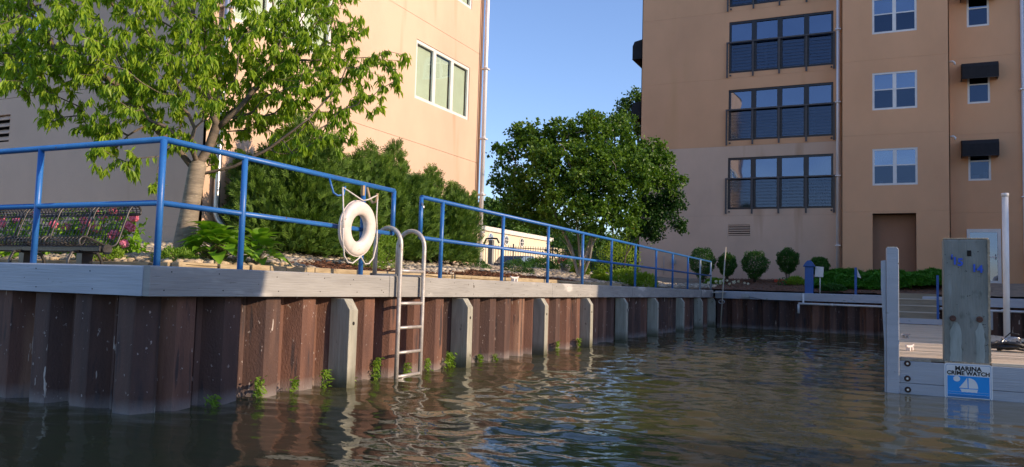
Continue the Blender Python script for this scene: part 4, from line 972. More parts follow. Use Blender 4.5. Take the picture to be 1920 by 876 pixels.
def clump_points(clumps, dens, hollow=.45, squash=1.):
    P = []
    for x, y, z, r in clumps:
        n = max(3, int(dens*r*r)); d = norm(rng.normal(size=(n, 3))); rad = r*(hollow+(1-hollow)*rng.random(n))**.6*(1+.16*rng.normal(size=n))
        d[:, 2] *= squash; P.append(np.array([x, y, z])+d*rad[:, None])
    return np.concatenate(P)

class Skeleton:
    """limbs grown from hand-set boughs towards every twig target, thickened by what they carry"""
    def __init__(s, trunk, boughs):
        s.n = []; s.par = []; s.dist = []
        for chain in [trunk]+boughs:
            if s.n:
                A = np.array(s.n); p = int(np.argmin(((A-np.array(chain[0]))**2).sum(1)))
            else: p = -1
            for q in chain:
                q = np.array(q, float)
                if p >= 0:
                    a = s.n[p]; k = max(1, int(np.linalg.norm(q-a)/.16)); st = p
                    for j in range(1, k+1):
                        s.n.append(a+(q-a)*j/k); s.par.append(st); s.dist.append(s.dist[st]+np.linalg.norm(q-a)/k); st = len(s.n)-1
                    p = st
                else: s.n.append(q); s.par.append(-1); s.dist.append(0); p = 0
        s.fixed = len(s.n); s.tips = []
    def grow(s, T, w_=.35, jit=.05, minz=None):
        o = np.argsort(((T-s.n[s.fixed//2])**2).sum(1))
        arr = np.zeros((len(T)*5+len(s.n)+10, 3)); dd = np.zeros(len(arr)); n = len(s.n); arr[:n] = s.n; dd[:n] = s.dist
        ok = np.ones(len(arr), bool)
        if minz is not None: ok[:n] = arr[:n, 2] > minz
        for t in T[o]:
            d = np.sqrt(((arr[:n]-t)**2).sum(1)); c = d+w_*dd[:n]; c[~ok[:n]] = 1e9; p = int(np.argmin(c)); a = arr[p]; L_ = d[p]; k = max(1, min(4, int(L_/.12)))
            q = p
            for j in range(1, k+1):
                f = j/k; pt = a+(t-a)*f+(rng.normal(size=3)*jit*L_ if j < k else 0); pt = pt+np.array([0, 0, .10*L_*math.sin(math.pi*f)])
                arr[n] = pt; dd[n] = dd[q]+L_/k; s.par.append(q); q = n; n += 1
            s.tips.append((q, p))
        s.n = list(arr[:n]); s.dist = list(dd[:n])
    def radii(s, base, tip, pw=2.2):
        c = np.zeros(len(s.n)); 
        for q, _ in s.tips: c[q] += 1
        for i in range(len(s.n)-1, 0, -1): c[s.par[i]] += c[i]
        c = np.maximum(c, .8); r = tip*c**(1/pw); r *= 1; mx_ = r.max(); 
        return np.minimum(r*(1 if mx_ <= 0 else 1), base)*1.0, c
    def mesh(s, base, tip, pw=2.2, sides=6, minr=0):
        r, c = s.radii(base, tip, pw); N = np.array(s.n); V = []; F = []; n0 = 0
        # heaviest child continues the ring so that limbs stay one smooth tube
        kids = {}
        for i, p in enumerate(s.par):
            if p >= 0: kids.setdefault(p, []).append(i)
        mb = MB(); used = set(); start = [0]
        stack = [(-1, 0)]
        while stack:
            p, i = stack.pop(); chain = [p, i] if p >= 0 else [i]
            while i in kids:
                ks = sorted(kids[i], key=lambda k: -c[k])
                for k in ks[1:]: stack.append((i, k))
                i = ks[0]; chain.append(i)
            if r[chain[-1 if len(chain) < 3 else 1]] < minr: continue
            rs = [r[k] for k in chain]
            if p >= 0: rs[0] = rs[1]*1.05
            mb.tube([N[k] for k in chain], rs, sides if rs[0] > .02 else 4, caps=False)
        return mb

def leaf_cloud(P, per, spread, D, size, ratio, nrm_up=.4, jitter=.35, fold=.25):
    """per leaves round each point P; D(n) gives directions"""
    n = len(P)*per; Q = np.repeat(P, per, 0)+rng.normal(size=(n, 3))*spread
    d = D(n, Q); N_ = norm(rng.normal(size=(n, 3))+np.array([.3, -.1, nrm_up*2]))
    s = size*(1+jitter*(rng.random(n)*2-1))
    return leaves(Q, d, N_, s, s*ratio, fold)

# ---- cherry tree beside the bench
CT = thing('cherry_tree', 'leafy cherry tree with smooth pale trunk leaning over the corner railing', 'tree', (-7.48, 6.75, 1.45))
off = np.array(CT.location)
trunk = [(-7.52, 6.78, 1.35), (-7.485, 6.735, 1.6), (-7.40, 6.73, 2.06), (-7.33, 6.73, 2.50)]
boughs = [[(-7.36, 6.73, 2.42), (-7.50, 6.55, 2.70), (-7.68, 6.45, 2.86), (-7.75, 6.3, 3.1), (-7.9, 6.0, 3.35), (-8.4, 5.6, 3.7)],
          [(-7.33, 6.73, 2.50), (-7.24, 6.80, 2.72), (-7.20, 6.86, 3.0), (-7.25, 6.7, 3.4), (-7.3, 6.5, 4.0), (-7.4, 6.6, 5.2)],
          [(-7.35, 6.73, 2.38), (-7.18, 6.85, 2.44), (-6.95, 6.93, 2.50), (-6.6, 7.1, 2.72), (-6.15, 7.25, 3.08), (-5.95, 7.55, 3.55), (-5.9, 7.7, 4.0)],
          [(-7.20, 6.86, 2.95), (-6.95, 6.95, 3.2), (-6.7, 7.1, 3.6), (-6.5, 7.2, 4.2)],
          [(-7.65, 6.45, 2.85), (-7.8, 6.5, 2.9), (-8.0, 6.3, 2.95)],
          [(-7.25, 6.7, 3.35), (-7.5, 6.2, 3.7), (-7.9, 5.8, 4.3)]]
sk = Skeleton(trunk, boughs)
T = clump_points([(a, b, c, d*.98) for a, b, c, d in CHERRY]+[(-7.95, 6.0, 2.62, .13), (-7.62, 5.72, 2.36, .12), (-7.35, 5.9, 2.28, .11), (-7.2, 6.1, 2.2, .09), (-7.75, 5.8, 2.75, .2), (-8.3, 5.5, 2.95, .2), (-6.6, 7.3, 2.78, .18)], 250, .25, .85)
T = T[(T[:, 1] < 8.6) & (T[:, 2] > 2.12)]
sk.grow(T, .30, .05, 2.45)
rr = sk.mesh(.058, .0024, 2.3, 8)
rr.v = [tuple(np.array(p)-off) for p in rr.v]
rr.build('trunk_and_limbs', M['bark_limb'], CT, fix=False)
tr = MB(); tr.tube([np.array(p)-off for p in trunk[:1]+trunk[1:]]+[np.array((-7.31, 6.73, 2.56))-off], [.145, .118, .103, .098, .06], 16); tr.build('trunk', M['bark'], CT)
N = np.array(sk.n); tips = np.array([t[0] for t in sk.tips]); pr = np.array([sk.par[t] for t in tips])
A, B = N[pr], N[tips]
k = 9; f = rng.random((len(tips), k))**.6
base = (A[:, None]+(B-A)[:, None]*f[..., None]).reshape(-1, 3)
dirs = np.repeat(norm(B-A), k, 0)*.30+rng.normal(size=(len(base), 3))*.34+np.array([0, 0, -.85])
Nn = norm(rng.normal(size=(len(base), 3))+np.array([.5, -.2, .5]))
# hanging tufts at the very ends
k2 = 8; cn = B; ang = rng.random((len(cn), k2))*6.28
d2 = np.stack([np.cos(ang)*.42, np.sin(ang)*.42, -np.ones_like(ang)*(.6+.7*rng.random(ang.shape))], -1).reshape(-1, 3)
b2 = np.repeat(cn, k2, 0)+rng.normal(size=(len(cn)*k2, 3))*.018
n2 = norm(np.cross(d2, np.cross(np.array([0, 0, 1.]), d2))+rng.normal(size=d2.shape)*.25)
s1 = .082*(.7+.6*rng.random(len(base))); s2 = .095*(.75+.5*rng.random(len(b2)))
V, F = cat([leaves(base-off, dirs, Nn, s1*1.1, s1*.36), leaves(b2-off, d2, n2, s2*1.12, s2*.34)])
npmesh('foliage', V, F, M['cherry'], CT)

# ---- generic broadleaf tree
def tree(label, loc, stems, clumps, lm, bark, size, dens, per, spread, ratio=.8, tipr=.006, base=.09, droop=-.15, group=None, squash=.9, name='broadleaf_tree', catg='tree', twigs=14):
    t = thing(name, label, catg, loc, 0, group); off = np.array(loc, float)
    sk = Skeleton(stems[0], stems[1:]); T = clump_points(clumps, twigs, .2, squash); sk.grow(T, .35, .05)
    mb = sk.mesh(base, tipr, 2.1, 6); mb.v = [tuple(np.array(p)-off) for p in mb.v]; mb.build('trunk', bark, t, fix=False)
    sat = []
    for a, b, c, d in clumps:
        for _ in range(4):
            q = norm(rng.normal(size=3)+np.array([0, 0, .35])); e = d*rng.uniform(.22, .42); sat.append((a+q[0]*d*1.1, b+q[1]*d*1.1, c+q[2]*d*.95*squash, e))
    P = clump_points([(a, b, c, d*.98) for a, b, c, d in clumps]+sat, dens*1.9, .45, squash)
    # break the outline into tufts
    P = P+.10*np.sin(P[:, [1, 2, 0]]*7.3)*np.array([1, 1, .6])
    V, F = leaf_cloud(P, per, spread, lambda n, Q: rng.normal(size=(n, 3))*.8+np.array([.1, 0, droop]), size, ratio, .5)
    npmesh('crown', V-off, F, lm, t)
    return t
b0 = (-7.75, 20.7, 1.55)
tree('broad multi stemmed tree standing between the two buildings behind the railing', b0,
     [[b0, (-7.6, 20.75, 2.1), (-7.35, 20.8, 2.9), (-7.1, 20.9, 4.2)], [(-7.78, 20.7, 1.6), (-7.95, 20.6, 2.3), (-8.3, 20.4, 3.1), (-8.7, 20.1, 4.2)],
      [(-7.7, 20.7, 1.6), (-7.72, 20.6, 2.4), (-7.8, 20.5, 3.3), (-7.9, 20.3, 4.6)], [(-7.6, 20.6, 1.8), (-7.25, 20.6, 2.6), (-6.8, 20.6, 3.6), (-6.4, 21.0, 4.4)],
      [(-7.8, 20.8, 1.7), (-8.2, 20.9, 2.4), (-8.9, 20.6, 3.2), (-9.3, 20.2, 4.2)], [(-7.62, 20.7, 1.55), (-7.4, 20.6, 2.0), (-7.25, 20.5, 2.8), (-7.3, 20.2, 3.8)]],
     MAPLE, M['maple'], M['bark_grey'], .095, 180, 10, .055, .85, .0095, .09)
b1 = (-7.0, 22.4, 1.65)
tree('smaller dark leaved tree right of the multi stemmed tree, against the orange block', b1,
     [[b1, (-6.95, 22.5, 2.2), (-6.6, 22.7, 2.9), (-6.1, 23.0, 3.6)], [(-6.97, 22.4, 1.9), (-6.9, 22.6, 2.8), (-6.5, 22.8, 3.5)]],
     DARKT, M['maple_dark'], M['bark_dark'], .085, 300, 11, .05, .7, .006, .09)
tree('tall tree behind the left corner of the orange block, seen against the sky', (-12.6, 43.4, 1.9),
     [[(-12.6, 43.4, 1.7), (-12.5, 43.4, 5), (-12.6, 43.3, 8.6), (-12.9, 43.1, 11)]], TREE3, M['limeleaf'] if 0 else M['farleaf'], M['bark_dark'], .16, 70, 9, .10, .7, .02, .16)
tree('young tree whose leafy top shows between the broad tree and the orange block', (-9.3, 28.4, 1.9),
     [[(-9.3, 28.4, 1.8), (-9.3, 28.4, 4.5), (-9.3, 28.4, 7)]], TREE4, M['maple'], M['bark_dark'], .12, 120, 9, .07, .8, .01, .09)
farlab = ['leftmost far tree top, beside the corner downspout', 'far round tree top above the second round window', 'far tree top above the gap between round windows',
          'far taller tree top above the third round window', 'far tree top just right of the third round window', 'far tree top over the end of the cream roof',
          'far tree top mostly behind the broad tree', 'far tree mostly hidden behind the left building corner',
          'far low tree seen between the stems of the broad tree', 'far low tree seen just right of the broad tree stems', 'far low tree seen next to the left edge of the orange block']
FARLINE += [(-20.5, 58, 4.4, 1.6), (-18.0, 60, 4.2, 1.6), (-15.4, 61, 4.2, 1.5)]
for (x, y, z, r), lb in zip(FARLINE, farlab):
    tree(lb, (x, y, 2), [[(x, y, 1.5), (x, y, z-1)]], [(x, y, z, r), (x+.8, y, z-1.3, r*1.1), (x-.9, y+.3, z-1.5, r), (x, y, z-2.8, r*1.2)], M['farleaf'], M['bark_dark'], .32, 55, 6, .2, .8, .04, .2, group='far trees behind the cream building', twigs=5)

# ---- cedars along the sunlit wall
def cedar(label, x, y, z0, H, rad, seed, dens=1.):
    t = thing('cedar_shrub', label, 'shrub', (x, y, z0), 0, 'cedars along the lit wall'); g = np.random.default_rng(seed)
    MB().tube([(0, 0, -.1), (.02, 0, H*.5), (0, 0, H*.92)], [.05, .03, .006], 6).build('stem', M['bark_dark'], t)
    tips = [(0, 0, H), (.1*rad, -.15*rad, H*.9)]+[(rad*rr_*math.cos(a), rad*rr_*math.sin(a), H*g.uniform(.62, .97)*(1-.18*rr_)) for a, rr_ in zip(g.random(13)*6.28, g.uniform(.25, .85, 13))]
    P = []; D = []
    n = int(3300*dens*H*rad)
    for tx, ty, tz in tips:      # every leader is a narrow plume of sprays
        m_ = n//len(tips); h = g.random(m_)**.9; a = g.random(m_)*6.28
        lr = rad*.60*(1-h)**.65*(.45+.55*np.sqrt(g.random(m_)))*(1+.3*np.sin(3*a+h*9+tx*7))+.012
        cx_ = tx*(.25+.75*h**.6); cy_ = ty*(.25+.75*h**.6)
        P.append(np.stack([cx_+lr*np.cos(a), cy_+lr*np.sin(a), .06+h*(tz-.06)], -1))
        D.append(np.stack([np.cos(a)*.7+tx*.3, np.sin(a)*.7+ty*.3, .55+.9*h], -1)+g.normal(size=(m_, 3))*.35)
    P = np.concatenate(P); D = norm(np.concatenate(D)); S_ = norm(np.cross(D, g.normal(size=D.shape)+np.array([0, 0, .2])))
    parts = []; sz = (.6+.8*g.random(len(P)))[:, None]
    for k in range(7):          # flat fan of scale leaves
        s = 0 if k == 0 else (1 if k % 2 else -1); f = (k+1)//2
        bs = P+D*(.038*f)*sz; dr = D+S_*s*.7; L_ = (.115-.018*f)*sz[:, 0]
        Nn = np.cross(D, S_)
        parts.append(leaves(bs, dr, Nn, L_, .020, .15))
    V, F = cat(parts); npmesh('foliage', V, F, M['cedar'], t)
cedar('first wide cedar shrub on the left, partly under the cherry branches', -8.75, 10.05, 1.55, 2.25, 1.15, 1, .9)
cedar('second cedar shrub from the left, behind the life ring', -8.9, 11.1, 1.6, 2.1, 1.0, 2)
cedar('third cedar shrub with a pointed top, behind the end of the corner railing', -8.85, 12.15, 1.6, 2.15, .95, 3)
cedar('fourth and tallest pointed cedar shrub, above the ladder', -8.85, 13.05, 1.6, 2.3, .92, 4)
cedar('fifth darker cedar shrub near the right end of the lit wall', -8.8, 14.45, 1.62, 2.0, .98, 5)
cedar('last dark cedar shrub at the right end of the lit wall', -8.85, 15.45, 1.62, 1.8, .72, 6)

# ---- small plants
def dome(n, g, c, r, low=0.):
    d = norm(g.normal(size=(n, 3))); d[:, 2] = np.abs(d[:, 2]) if low == 0 else np.where(d[:, 2] < low, -d[:, 2], d[:, 2])
    return np.array(c)+d*np.array(r)*(.62+.38*g.random((n, 1))**.5), d
def shrub(label, x, y, z, r, h, lm, n, size, ratio=.6, group=None, name='shrub', stemh=0., seed=0, catg='shrub', lift=0.):
    g = np.random.default_rng(seed+int(abs(x*100+y*10))); t = thing(name, label, catg, (x, y, z), 0, group)
    full = stemh > 0
    d = norm(g.normal(size=(n, 3)))
    if not full: d[:, 2] = np.abs(d[:, 2])
    bump_ = 1+.13*np.sin(d[:, 0]*6+x)*np.sin(d[:, 1]*7+y)+.07*np.sin(d[:, 2]*11+x*3)
    hz = (h-stemh)/2 if full else h
    P = np.array([0, 0, stemh+hz if full else lift])+d*np.array([r, r, hz])*bump_[:, None]*(.6+.4*g.random((n, 1))**.5)
    if full:        # narrower towards the ground
        f = np.clip((P[:, 2]-stemh)/(2*hz), 0, 1); P[:, :2] *= (.62+.38*np.clip(f*1.9, 0, 1))[:, None]
    D = d*.7+g.normal(size=(n, 3))*.6+np.array([0, 0, .25]); s = size*(.7+.6*g.random(n))
    V, F = leaves(P, D, norm(d+g.normal(size=(n, 3))*.5), s, s*ratio)
    npmesh('foliage', V, F, lm, t)
    mb = MB()
    for k in range(7 if full else 4):
        a = g.random()*6.28; rr_ = r*(.55 if full else .4); top = stemh+hz*.9 if full else h*.6
        mb.tube([(.03*math.cos(a), .03*math.sin(a), -.06), (rr_*.35*math.cos(a), rr_*.35*math.sin(a), top*.5), (rr_*math.cos(a), rr_*math.sin(a), top)], [.02, .014, .006] if full else [.006, .005, .003], 5)
    mb.build('stem', M['bark_dark'] if full else M['stem'], t)
    return t
gh = lambda x, y: float(ground_h(np.array(x), np.array(y)))
for lb, x, zt, r, st_ in (('large round clipped shrub beside the end of the blue railing', -6.58, 2.93, .52, .18), ('small clipped shrub just right of the leaning pole', -5.62, 2.72, .36, .22),
                         ('round clipped shrub between the two narrower ones, in the middle of the row', -4.57, 2.82, .50, .14), ('tall narrow clipped shrub, second from the blue pedestal', -3.36, 2.92, .39, .30),
                         ('small clipped shrub partly behind the blue pedestal', -2.25, 2.60, .36, .2)):
    z = gh(x, 31.5); shrub(lb, x, 31.5, z, r, zt-z, M['boxwood'], 5200, .055, .6, 'clipped shrubs in front of the orange block', 'clipped_shrub', st_)

# junipers: low mass nobody could count
def juniper():
    g = np.random.default_rng(3); n = 17000
    x = g.uniform(-2.35, 2.3, n); y = g.uniform(28.6, 32.7, n); y = np.maximum(y, yfar(x)+1.5)
    hgt = .28+.16*np.sin(x*3.1+y*1.7)*np.sin(y*2.9-x)+.06*np.sin(x*9)*np.sin(y*8); edge = np.clip((y-yfar(x)-1.4)/.5, .15, 1)*np.clip((x+2.35)/.4, .2, 1)
    z = ground_h(x, y)+np.maximum(hgt*edge, .05)*(.45+.55*np.sqrt(g.random(n)))
    P = np.stack([x, y, z], -1); a = g.random(n)*6.28
    D = norm(np.stack([np.cos(a), np.sin(a), .35+.4*g.random(n)], -1)); S_ = norm(np.cross(D, g.normal(size=D.shape)+np.array([0, 0, 2.])))
    parts = [leaves(P+D*.05*k, D+S_*s*.6, np.cross(D, S_), .11-.015*k, .03, .2) for k, s in ((0, 1), (0, -1), (1, 1), (1, -1), (2, 0))]
    V, F = cat(parts); o = npmesh('juniper_bed', V, F, M['juniper']); tag(o, 'low spreading green juniper mass on the bank below the orange bay', 'ground cover', kind='stuff')
juniper()

def bigleaf(L_, W_, m_, cup=.10, nseg=5):
    """one broad leaf along +X with raised edges and a sunk midrib"""
    v = []; f = []
    for i in range(nseg+1):
        t = i/nseg; w_ = W_*math.sin(math.pi*min(1, t*.93+.07)**.8)*.5; x = L_*t; z = L_*(.35*t-.75*t*t)
        v += [(x, -w_, z+cup*w_*2), (x, -w_*.5, z+cup*w_*.5), (x, 0, z-.004), (x, w_*.5, z+cup*w_*.5), (x, w_, z+cup*w_*2)]
    for i in range(nseg):
        for j in range(4): f.append((i*5+j, i*5+j+1, i*5+j+6, i*5+j+5))
    me = bpy.data.meshes.new('leaf'); me.from_pydata(v, [], f); me.materials.append(m_); me.polygons.foreach_set('use_smooth', [True]*len(f)); return me
hl = [bigleaf(.22, .17, M['hosta']), bigleaf(.26, .19, M['hosta']), bigleaf(.18, .14, M['hosta'])]
def hosta(label, x, y, r, n, seed, name='hosta_plant'):
    g = random.Random(seed); z = gh(x, y); t = thing(name, label, 'plant', (x, y, z)); st = MB()
    for k in range(n):
        f = (k+.5)/n; a = k*2.4+g.uniform(-.3, .3); ir = r*(.08+.62*f); zz = .34*(1-f*.75)+g.uniform(-.03, .03)
        o = bpy.data.objects.new('leaf', hl[k % 3]); COL.objects.link(o); o.parent = t
        o.location = (ir*math.cos(a), ir*math.sin(a), zz); o.rotation_euler = (g.uniform(-.35, .35), -.9+1.05*f+g.uniform(-.15, .15), a); s = g.uniform(.75, 1.15); o.scale = (s, s, s)
        st.tube([(0, 0, 0), (ir*.5*math.cos(a), ir*.5*math.sin(a), zz*.8), (ir*math.cos(a), ir*math.sin(a), zz)], .004, 4)
    st.build('stalk', M['stem'], t)
hosta('large bright hosta behind the railing post, right of the cherry trunk', -6.95, 6.72, .42, 95, 4)
hosta('smaller spreading hosta at the foot of the cedar', -6.9, 7.35, .26, 40, 8)
shrub('low feathery green tuft at the edge of the stones near the cherry trunk', -7.0, 6.2, gh(-7.0, 6.2), .22, .13, M['weed'], 1500, .035, .4, name='ground_plant', catg='plant')
shrub('small pale grey leaved plant under the right end of the bench', -8.1, 6.15, gh(-8.1, 6.15), .25, .17, M['weed'], 1400, .04, .4, name='ground_plant', catg='plant', seed=4)
shrub('small flat green tuft among the stones below the bench', -9.3, 6.9, gh(-9.3, 6.9), .2, .08, M['weed'], 500, .05, .3, name='ground_plant', catg='plant', seed=5)
shrub('narrow upright green plant seen through the left ladder hand rail', -7.2, 10.0, gh(-7.2, 10.0), .28, .50, M['weed'], 1700, .045, .35, name='upright_plant', catg='plant', seed=6)
shrub('leaning green plant seen through the right ladder hand rail', -7.5, 10.9, gh(-7.5, 10.9), .30, .62, M['weed'], 1500, .05, .35, name='upright_plant', catg='plant', seed=7)
shrub('small tuft in the mulch left of the cream cleat', -8.6, 16.1, gh(-8.6, 16.1), .35, .22, M['boxwood'], 900, .05, .4, name='ground_plant', catg='plant', seed=8)
shrub('dark low shrub on the stones just right of the cream cleat', -8.0, 17.2, gh(-8, 17.2), .38, .38, M['boxwood'], 1600, .05, .4, name='ground_plant', catg='plant', seed=9)
for lb, x, y, r, h, lm in (('dark rounded shrub by the black fence, left one of two', -11.1, 25.6, .6, .42, 'boxwood'), ('dark rounded shrub by the black fence, right one of two', -10.2, 26.2, .7, .5, 'boxwood'),
                           ('bright clipped yellow green shrub in front of the orange block corner', -6.85, 22.1, .5, .42, 'limeleaf'), ('second bright clipped shrub joined to its left neighbour near the block corner', -6.4, 22.4, .4, .38, 'limeleaf'),
                           ('small bright clipped shrub between the stems of the broad tree', -7.3, 21.2, .24, .28, 'limeleaf'), ('yellow green shrub under the right side of the broad tree', -7.7, 24.2, .75, 1.5, 'limeleaf'),
                           ('green bush behind the black fence under the broad tree', -13.0, 34.0, 1.4, 2.2, 'maple'), ('second green bush behind the black fence, further right', -11.0, 36.0, 1.6, 2.0, 'maple'),
                           ('small green plant beside the flower pot', -9.1, 24.4, .3, .35, 'limeleaf'),
                           ('low green plant with white flowers by the far railing end', -6.0, 31.0, .35, .22, 'weed'), ('green plant right of the red flowers in the far bed', -3.0, 30.6, .4, .26, 'limeleaf'), ('small dark low plant by the blue marker post', -1.6, 28.6, .4, .2, 'boxwood')):
    shrub(lb, x, y, gh(x, y), r, h, M[lm], 1800, .07 if r < 1 else .12, .5)
def bloom(name, label, pts, m_, r, n, parent=None):
    pass
def petals_at(c, r, n, g, sz):
    d = norm(g.normal(size=(n, 3))); P = np.array(c)+d*r*(.75+.25*g.random((n, 1))); D = norm(np.cross(d, g.normal(size=d.shape)))+d*.3
    return leaves(P-D*sz*.5, D, d, sz, sz*.85, .1)
g = np.random.default_rng(21)
hy = [('pink hydrangea bush behind the right part of the bench', HYDG[3:], HYDF[4:], (-8.8, 6.75)), ('pink hydrangea bush at the left edge of the picture behind the bench', HYDG[:3], HYDF[:4], (-9.95, 6.3))]
for lb, gr, fl, (x, y) in hy:
    t = thing('hydrangea_bush', lb, 'flowering shrub', (x, y, gh(x, y))); off = np.array(t.location)
    P = clump_points([(a, b, c-.05, r*1.15) for a, b, c, r in gr]+[(a, b, (c+1.5)/2-.1, r) for a, b, c, r in gr], 1600, .5)
    n = len(P); V, F = leaves(P-off, g.normal(size=(n, 3))*.7+np.array([.1, -.2, .15]), norm(g.normal(size=(n, 3))*.6+np.array([.2, -.3, .8])), .085, .055)
    npmesh('foliage', V, F, M['hosta'], t)
    st = MB()
    for a, b, c, _ in fl: st.tube([(0, 0, 0), (a-off[0], b-off[1], c-off[2])], .006, 4)
    st.build('stalk', M['stem'], t)
    for a, b, c, _ in fl:
        V, F = petals_at((0, 0, 0), .054, 120, g, .032); o = npmesh('flower_head', V, F, M['pink'], t); o.location = (a-off[0], b-off[1], c-off[2])
# flowers at the far end
t = thing('flower_pot', 'grey pot of pink and white flowers by the black fence', 'flower pot', (-9.75, 24.8, gh(-9.75, 24.8)))
MB().tube([(0, 0, 0), (0, 0, .3)], [.14, .19], 14).build('pot', M['pot'], t)
V, F = cat([petals_at((a*.22, b*.1, .42+.08*math.sin(a*9)), .09, 60, g, .05) for a, b in ((-1, 0), (-.4, .5), (.2, -.4))]); npmesh('pink_flowers', V, F, M['pink'], t)
V, F = cat([petals_at((a*.22, b*.1, .44), .08, 60, g, .045) for a, b in ((.7, 0), (1.1, .5))]); npmesh('white_flowers', V, F, M['whiteflower'], t)
V, F = petals_at((0, 0, .33), .28, 300, g, .06); npmesh('foliage', V, F, M['boxwood'], t)
t = thing('red_flowers', 'small clump of red flowers under the tall narrow clipped shrub', 'flowers', (-3.4, 30.5, gh(-3.4, 30.5)))
V, F = cat([petals_at((a*.13, b, .13+.04*math.sin(a*5)), .07, 40, g, .045) for a, b in ((-2, 0), (-1, .1), (0, 0), (1, -.1), (1.8, .1))]); npmesh('petals', V, F, M['redflower'], t)
V, F = petals_at((0, 0, .05), .24, 200, g, .06); npmesh('foliage', V, F, M['boxwood'], t)
t = thing('white_flowers', 'scattered white flowers low in the far bed beside the leaning pole', 'flowers', (-5.5, 30.3, gh(-5.5, 30.3)))
V, F = cat([petals_at((g.uniform(-.7, .9), g.uniform(-.3, .3), g.uniform(.08, .2)), .05, 24, g, .04) for _ in range(16)]); npmesh('petals', V, F, M['whiteflower'], t)

# ---- weeds growing from the sheet piling at the waterline
weeds = [(5.47, .12, 'tiny dark weed on the piling, nearest the quay corner'), (6.05, .24, 'tall thin weed hanging at the waterline, second from the corner'), (6.57, .16, 'small weed at the waterline, third from the corner'),
         (7.08, .22, 'bright weed just left of the nearest fender post'), (7.52, .08, 'wisp of weed just right of the nearest fender post'), (8.05, .30, 'tall leafy weed left of the ladder foot'), (8.72, .17, 'weed growing between the ladder rails'), (9.22, .2, 'weed just right of the ladder'),
         (9.82, .25, 'bushy weed against the second fender post'), (10.75, .15, 'round weed just right of the second fender post'), (11.28, .12, 'small weed midway between second and third fender posts'), (13.9, .2, 'weed right of the third fender post'), (15.05, .2, 'weed left of the fourth fender post')]
for y, h, lb in weeds:
    g2 = np.random.default_rng(int(y*100)); t = thing('water_weed', lb, 'weed', (-5.65, y, .0), 0, 'weeds along the waterline'); wide = 1.9 if 'bushy' in lb else 1.
    h *= .85; n = int(80*h/.2*wide); zz = g2.random(n)*h; P = np.stack([.01+.05*g2.random(n), g2.normal(size=n)*.035*wide, .01+zz], -1)
    D = np.stack([.5+.6*g2.random(n), g2.normal(size=n)*.7, -.3+g2.normal(size=n)*.5], -1); s = .06*(.6+.7*g2.random(n))
    V, F = leaves(P, D, norm(g2.normal(size=(n, 3))*.4+np.array([.6, 0, .8])), s, s*.38); npmesh('foliage', V, F, M['weed'], t)
    st = MB()
    for k in range(3): st.tube([(.01, .02*(k-1), -.05), (.03, .03*(k-1)*wide, h*.9)], .003, 4)
    st.build('stem', M['stem'], t)

# ---- stones and mulch
def stone_mesh(seed, sub=1):
    import bmesh
    bm_ = bmesh.new(); bmesh.ops.create_icosphere(bm_, subdivisions=sub, radius=1); g3 = random.Random(seed)
    ax = (g3.uniform(.9, 1.25), g3.uniform(.7, .9), g3.uniform(.42, .6))
    for v in bm_.verts:
        k = 1+.30*noise.noise(v.co*1.7+Vector((seed*3.1, 0, 0))); v.co = Vector((v.co.x*ax[0]*k, v.co.y*ax[1]*k, v.co.z*ax[2]*k))
    me = bpy.data.meshes.new('stone'); bm_.to_mesh(me); bm_.free(); me.materials.append(M['stone'])
    me.polygons.foreach_set('use_smooth', [True]*len(me.polygons)); return me
variants = [stone_mesh(i) for i in range(8)]
def in_stone(x, y):
    d = np.maximum(-6.62-x, 0)
    near = (y < 8.3) | (d > .9+.25*np.sin(y*2.1))
    patch = (y > 10.2) & (y < 12.5) & (d > .35)
    mid = (y > 12.5) & (d > .7+.7*np.exp(-((y-15)/1.3)**2)) | (y > 18)
    return (x < -6.64) & ((near & (y < 10.6)) | patch | mid)
g = np.random.default_rng(8)
pts = []
for x0, x1, y0, y1, n in ((-12.5, -6.6, 5.95, 9.1, 2300), (-9.7, -6.6, 9.1, 13, 1200), (-10.2, -6.6, 13, 28.5, 3400), (-8.5, -5.8, 28.6, 31, 500)):
    pts.append(np.stack([g.uniform(x0, x1, n), g.uniform(y0, y1, n)], -1))
pts = np.concatenate(pts); pts = pts[(in_stone(pts[:, 0], pts[:, 1])) | (pts[:, 1] > 28.5)]
pts = pts[~((pts[:, 1] > 28.5) & (pts[:, 1] < yfar(pts[:, 0])+.8))]
dist = np.hypot(pts[:, 0], pts[:, 1]); pts = pts[np.argsort(dist)]
bed = bpy.data.objects.new('stone_bed', None); COL.objects.link(bed); bed['kind'] = 'structure'
bed.location = (-8, 8, 1.3)
for i in range(300):
    x, y = pts[i]; s = .050*g.uniform(.7, 1.35)
    o = bpy.data.objects.new('stone', variants[i % 8]); COL.objects.link(o); o.parent = bed; o.location = (x+8, y-8, gh(x, y)+s*.25-1.3); o.rotation_euler = (g.uniform(-.35, .35), g.uniform(-.35, .35), g.uniform(0, 6.28)); o.scale = (s, s, s)
base_v = [np.array([v.co[:] for v in me.vertices]) for me in variants]; base_f = np.array([p.vertices[:] for p in variants[0].polygons])
Vs = []; Fs = []; n0 = 0
for i in range(300, len(pts)):
    x, y = pts[i]; s = (.052 if y < 13 else .075)*g.uniform(.65, 1.4); a = g.uniform(0, 6.28); c_, s_ = math.cos(a), math.sin(a); v = base_v[i % 8]*s
    v = np.stack([v[:, 0]*c_-v[:, 1]*s_, v[:, 0]*s_+v[:, 1]*c_, v[:, 2]], -1)+np.array([x, y, gh(x, y)+s*.2]); Vs.append(v); Fs.append(base_f+n0); n0 += len(v)
o = npmesh('stone_fill', np.concatenate(Vs)-np.array([-8, 8, 1.3]), np.concatenate(Fs), M['stone_mass'], bed, True); o['kind'] = 'stuff'
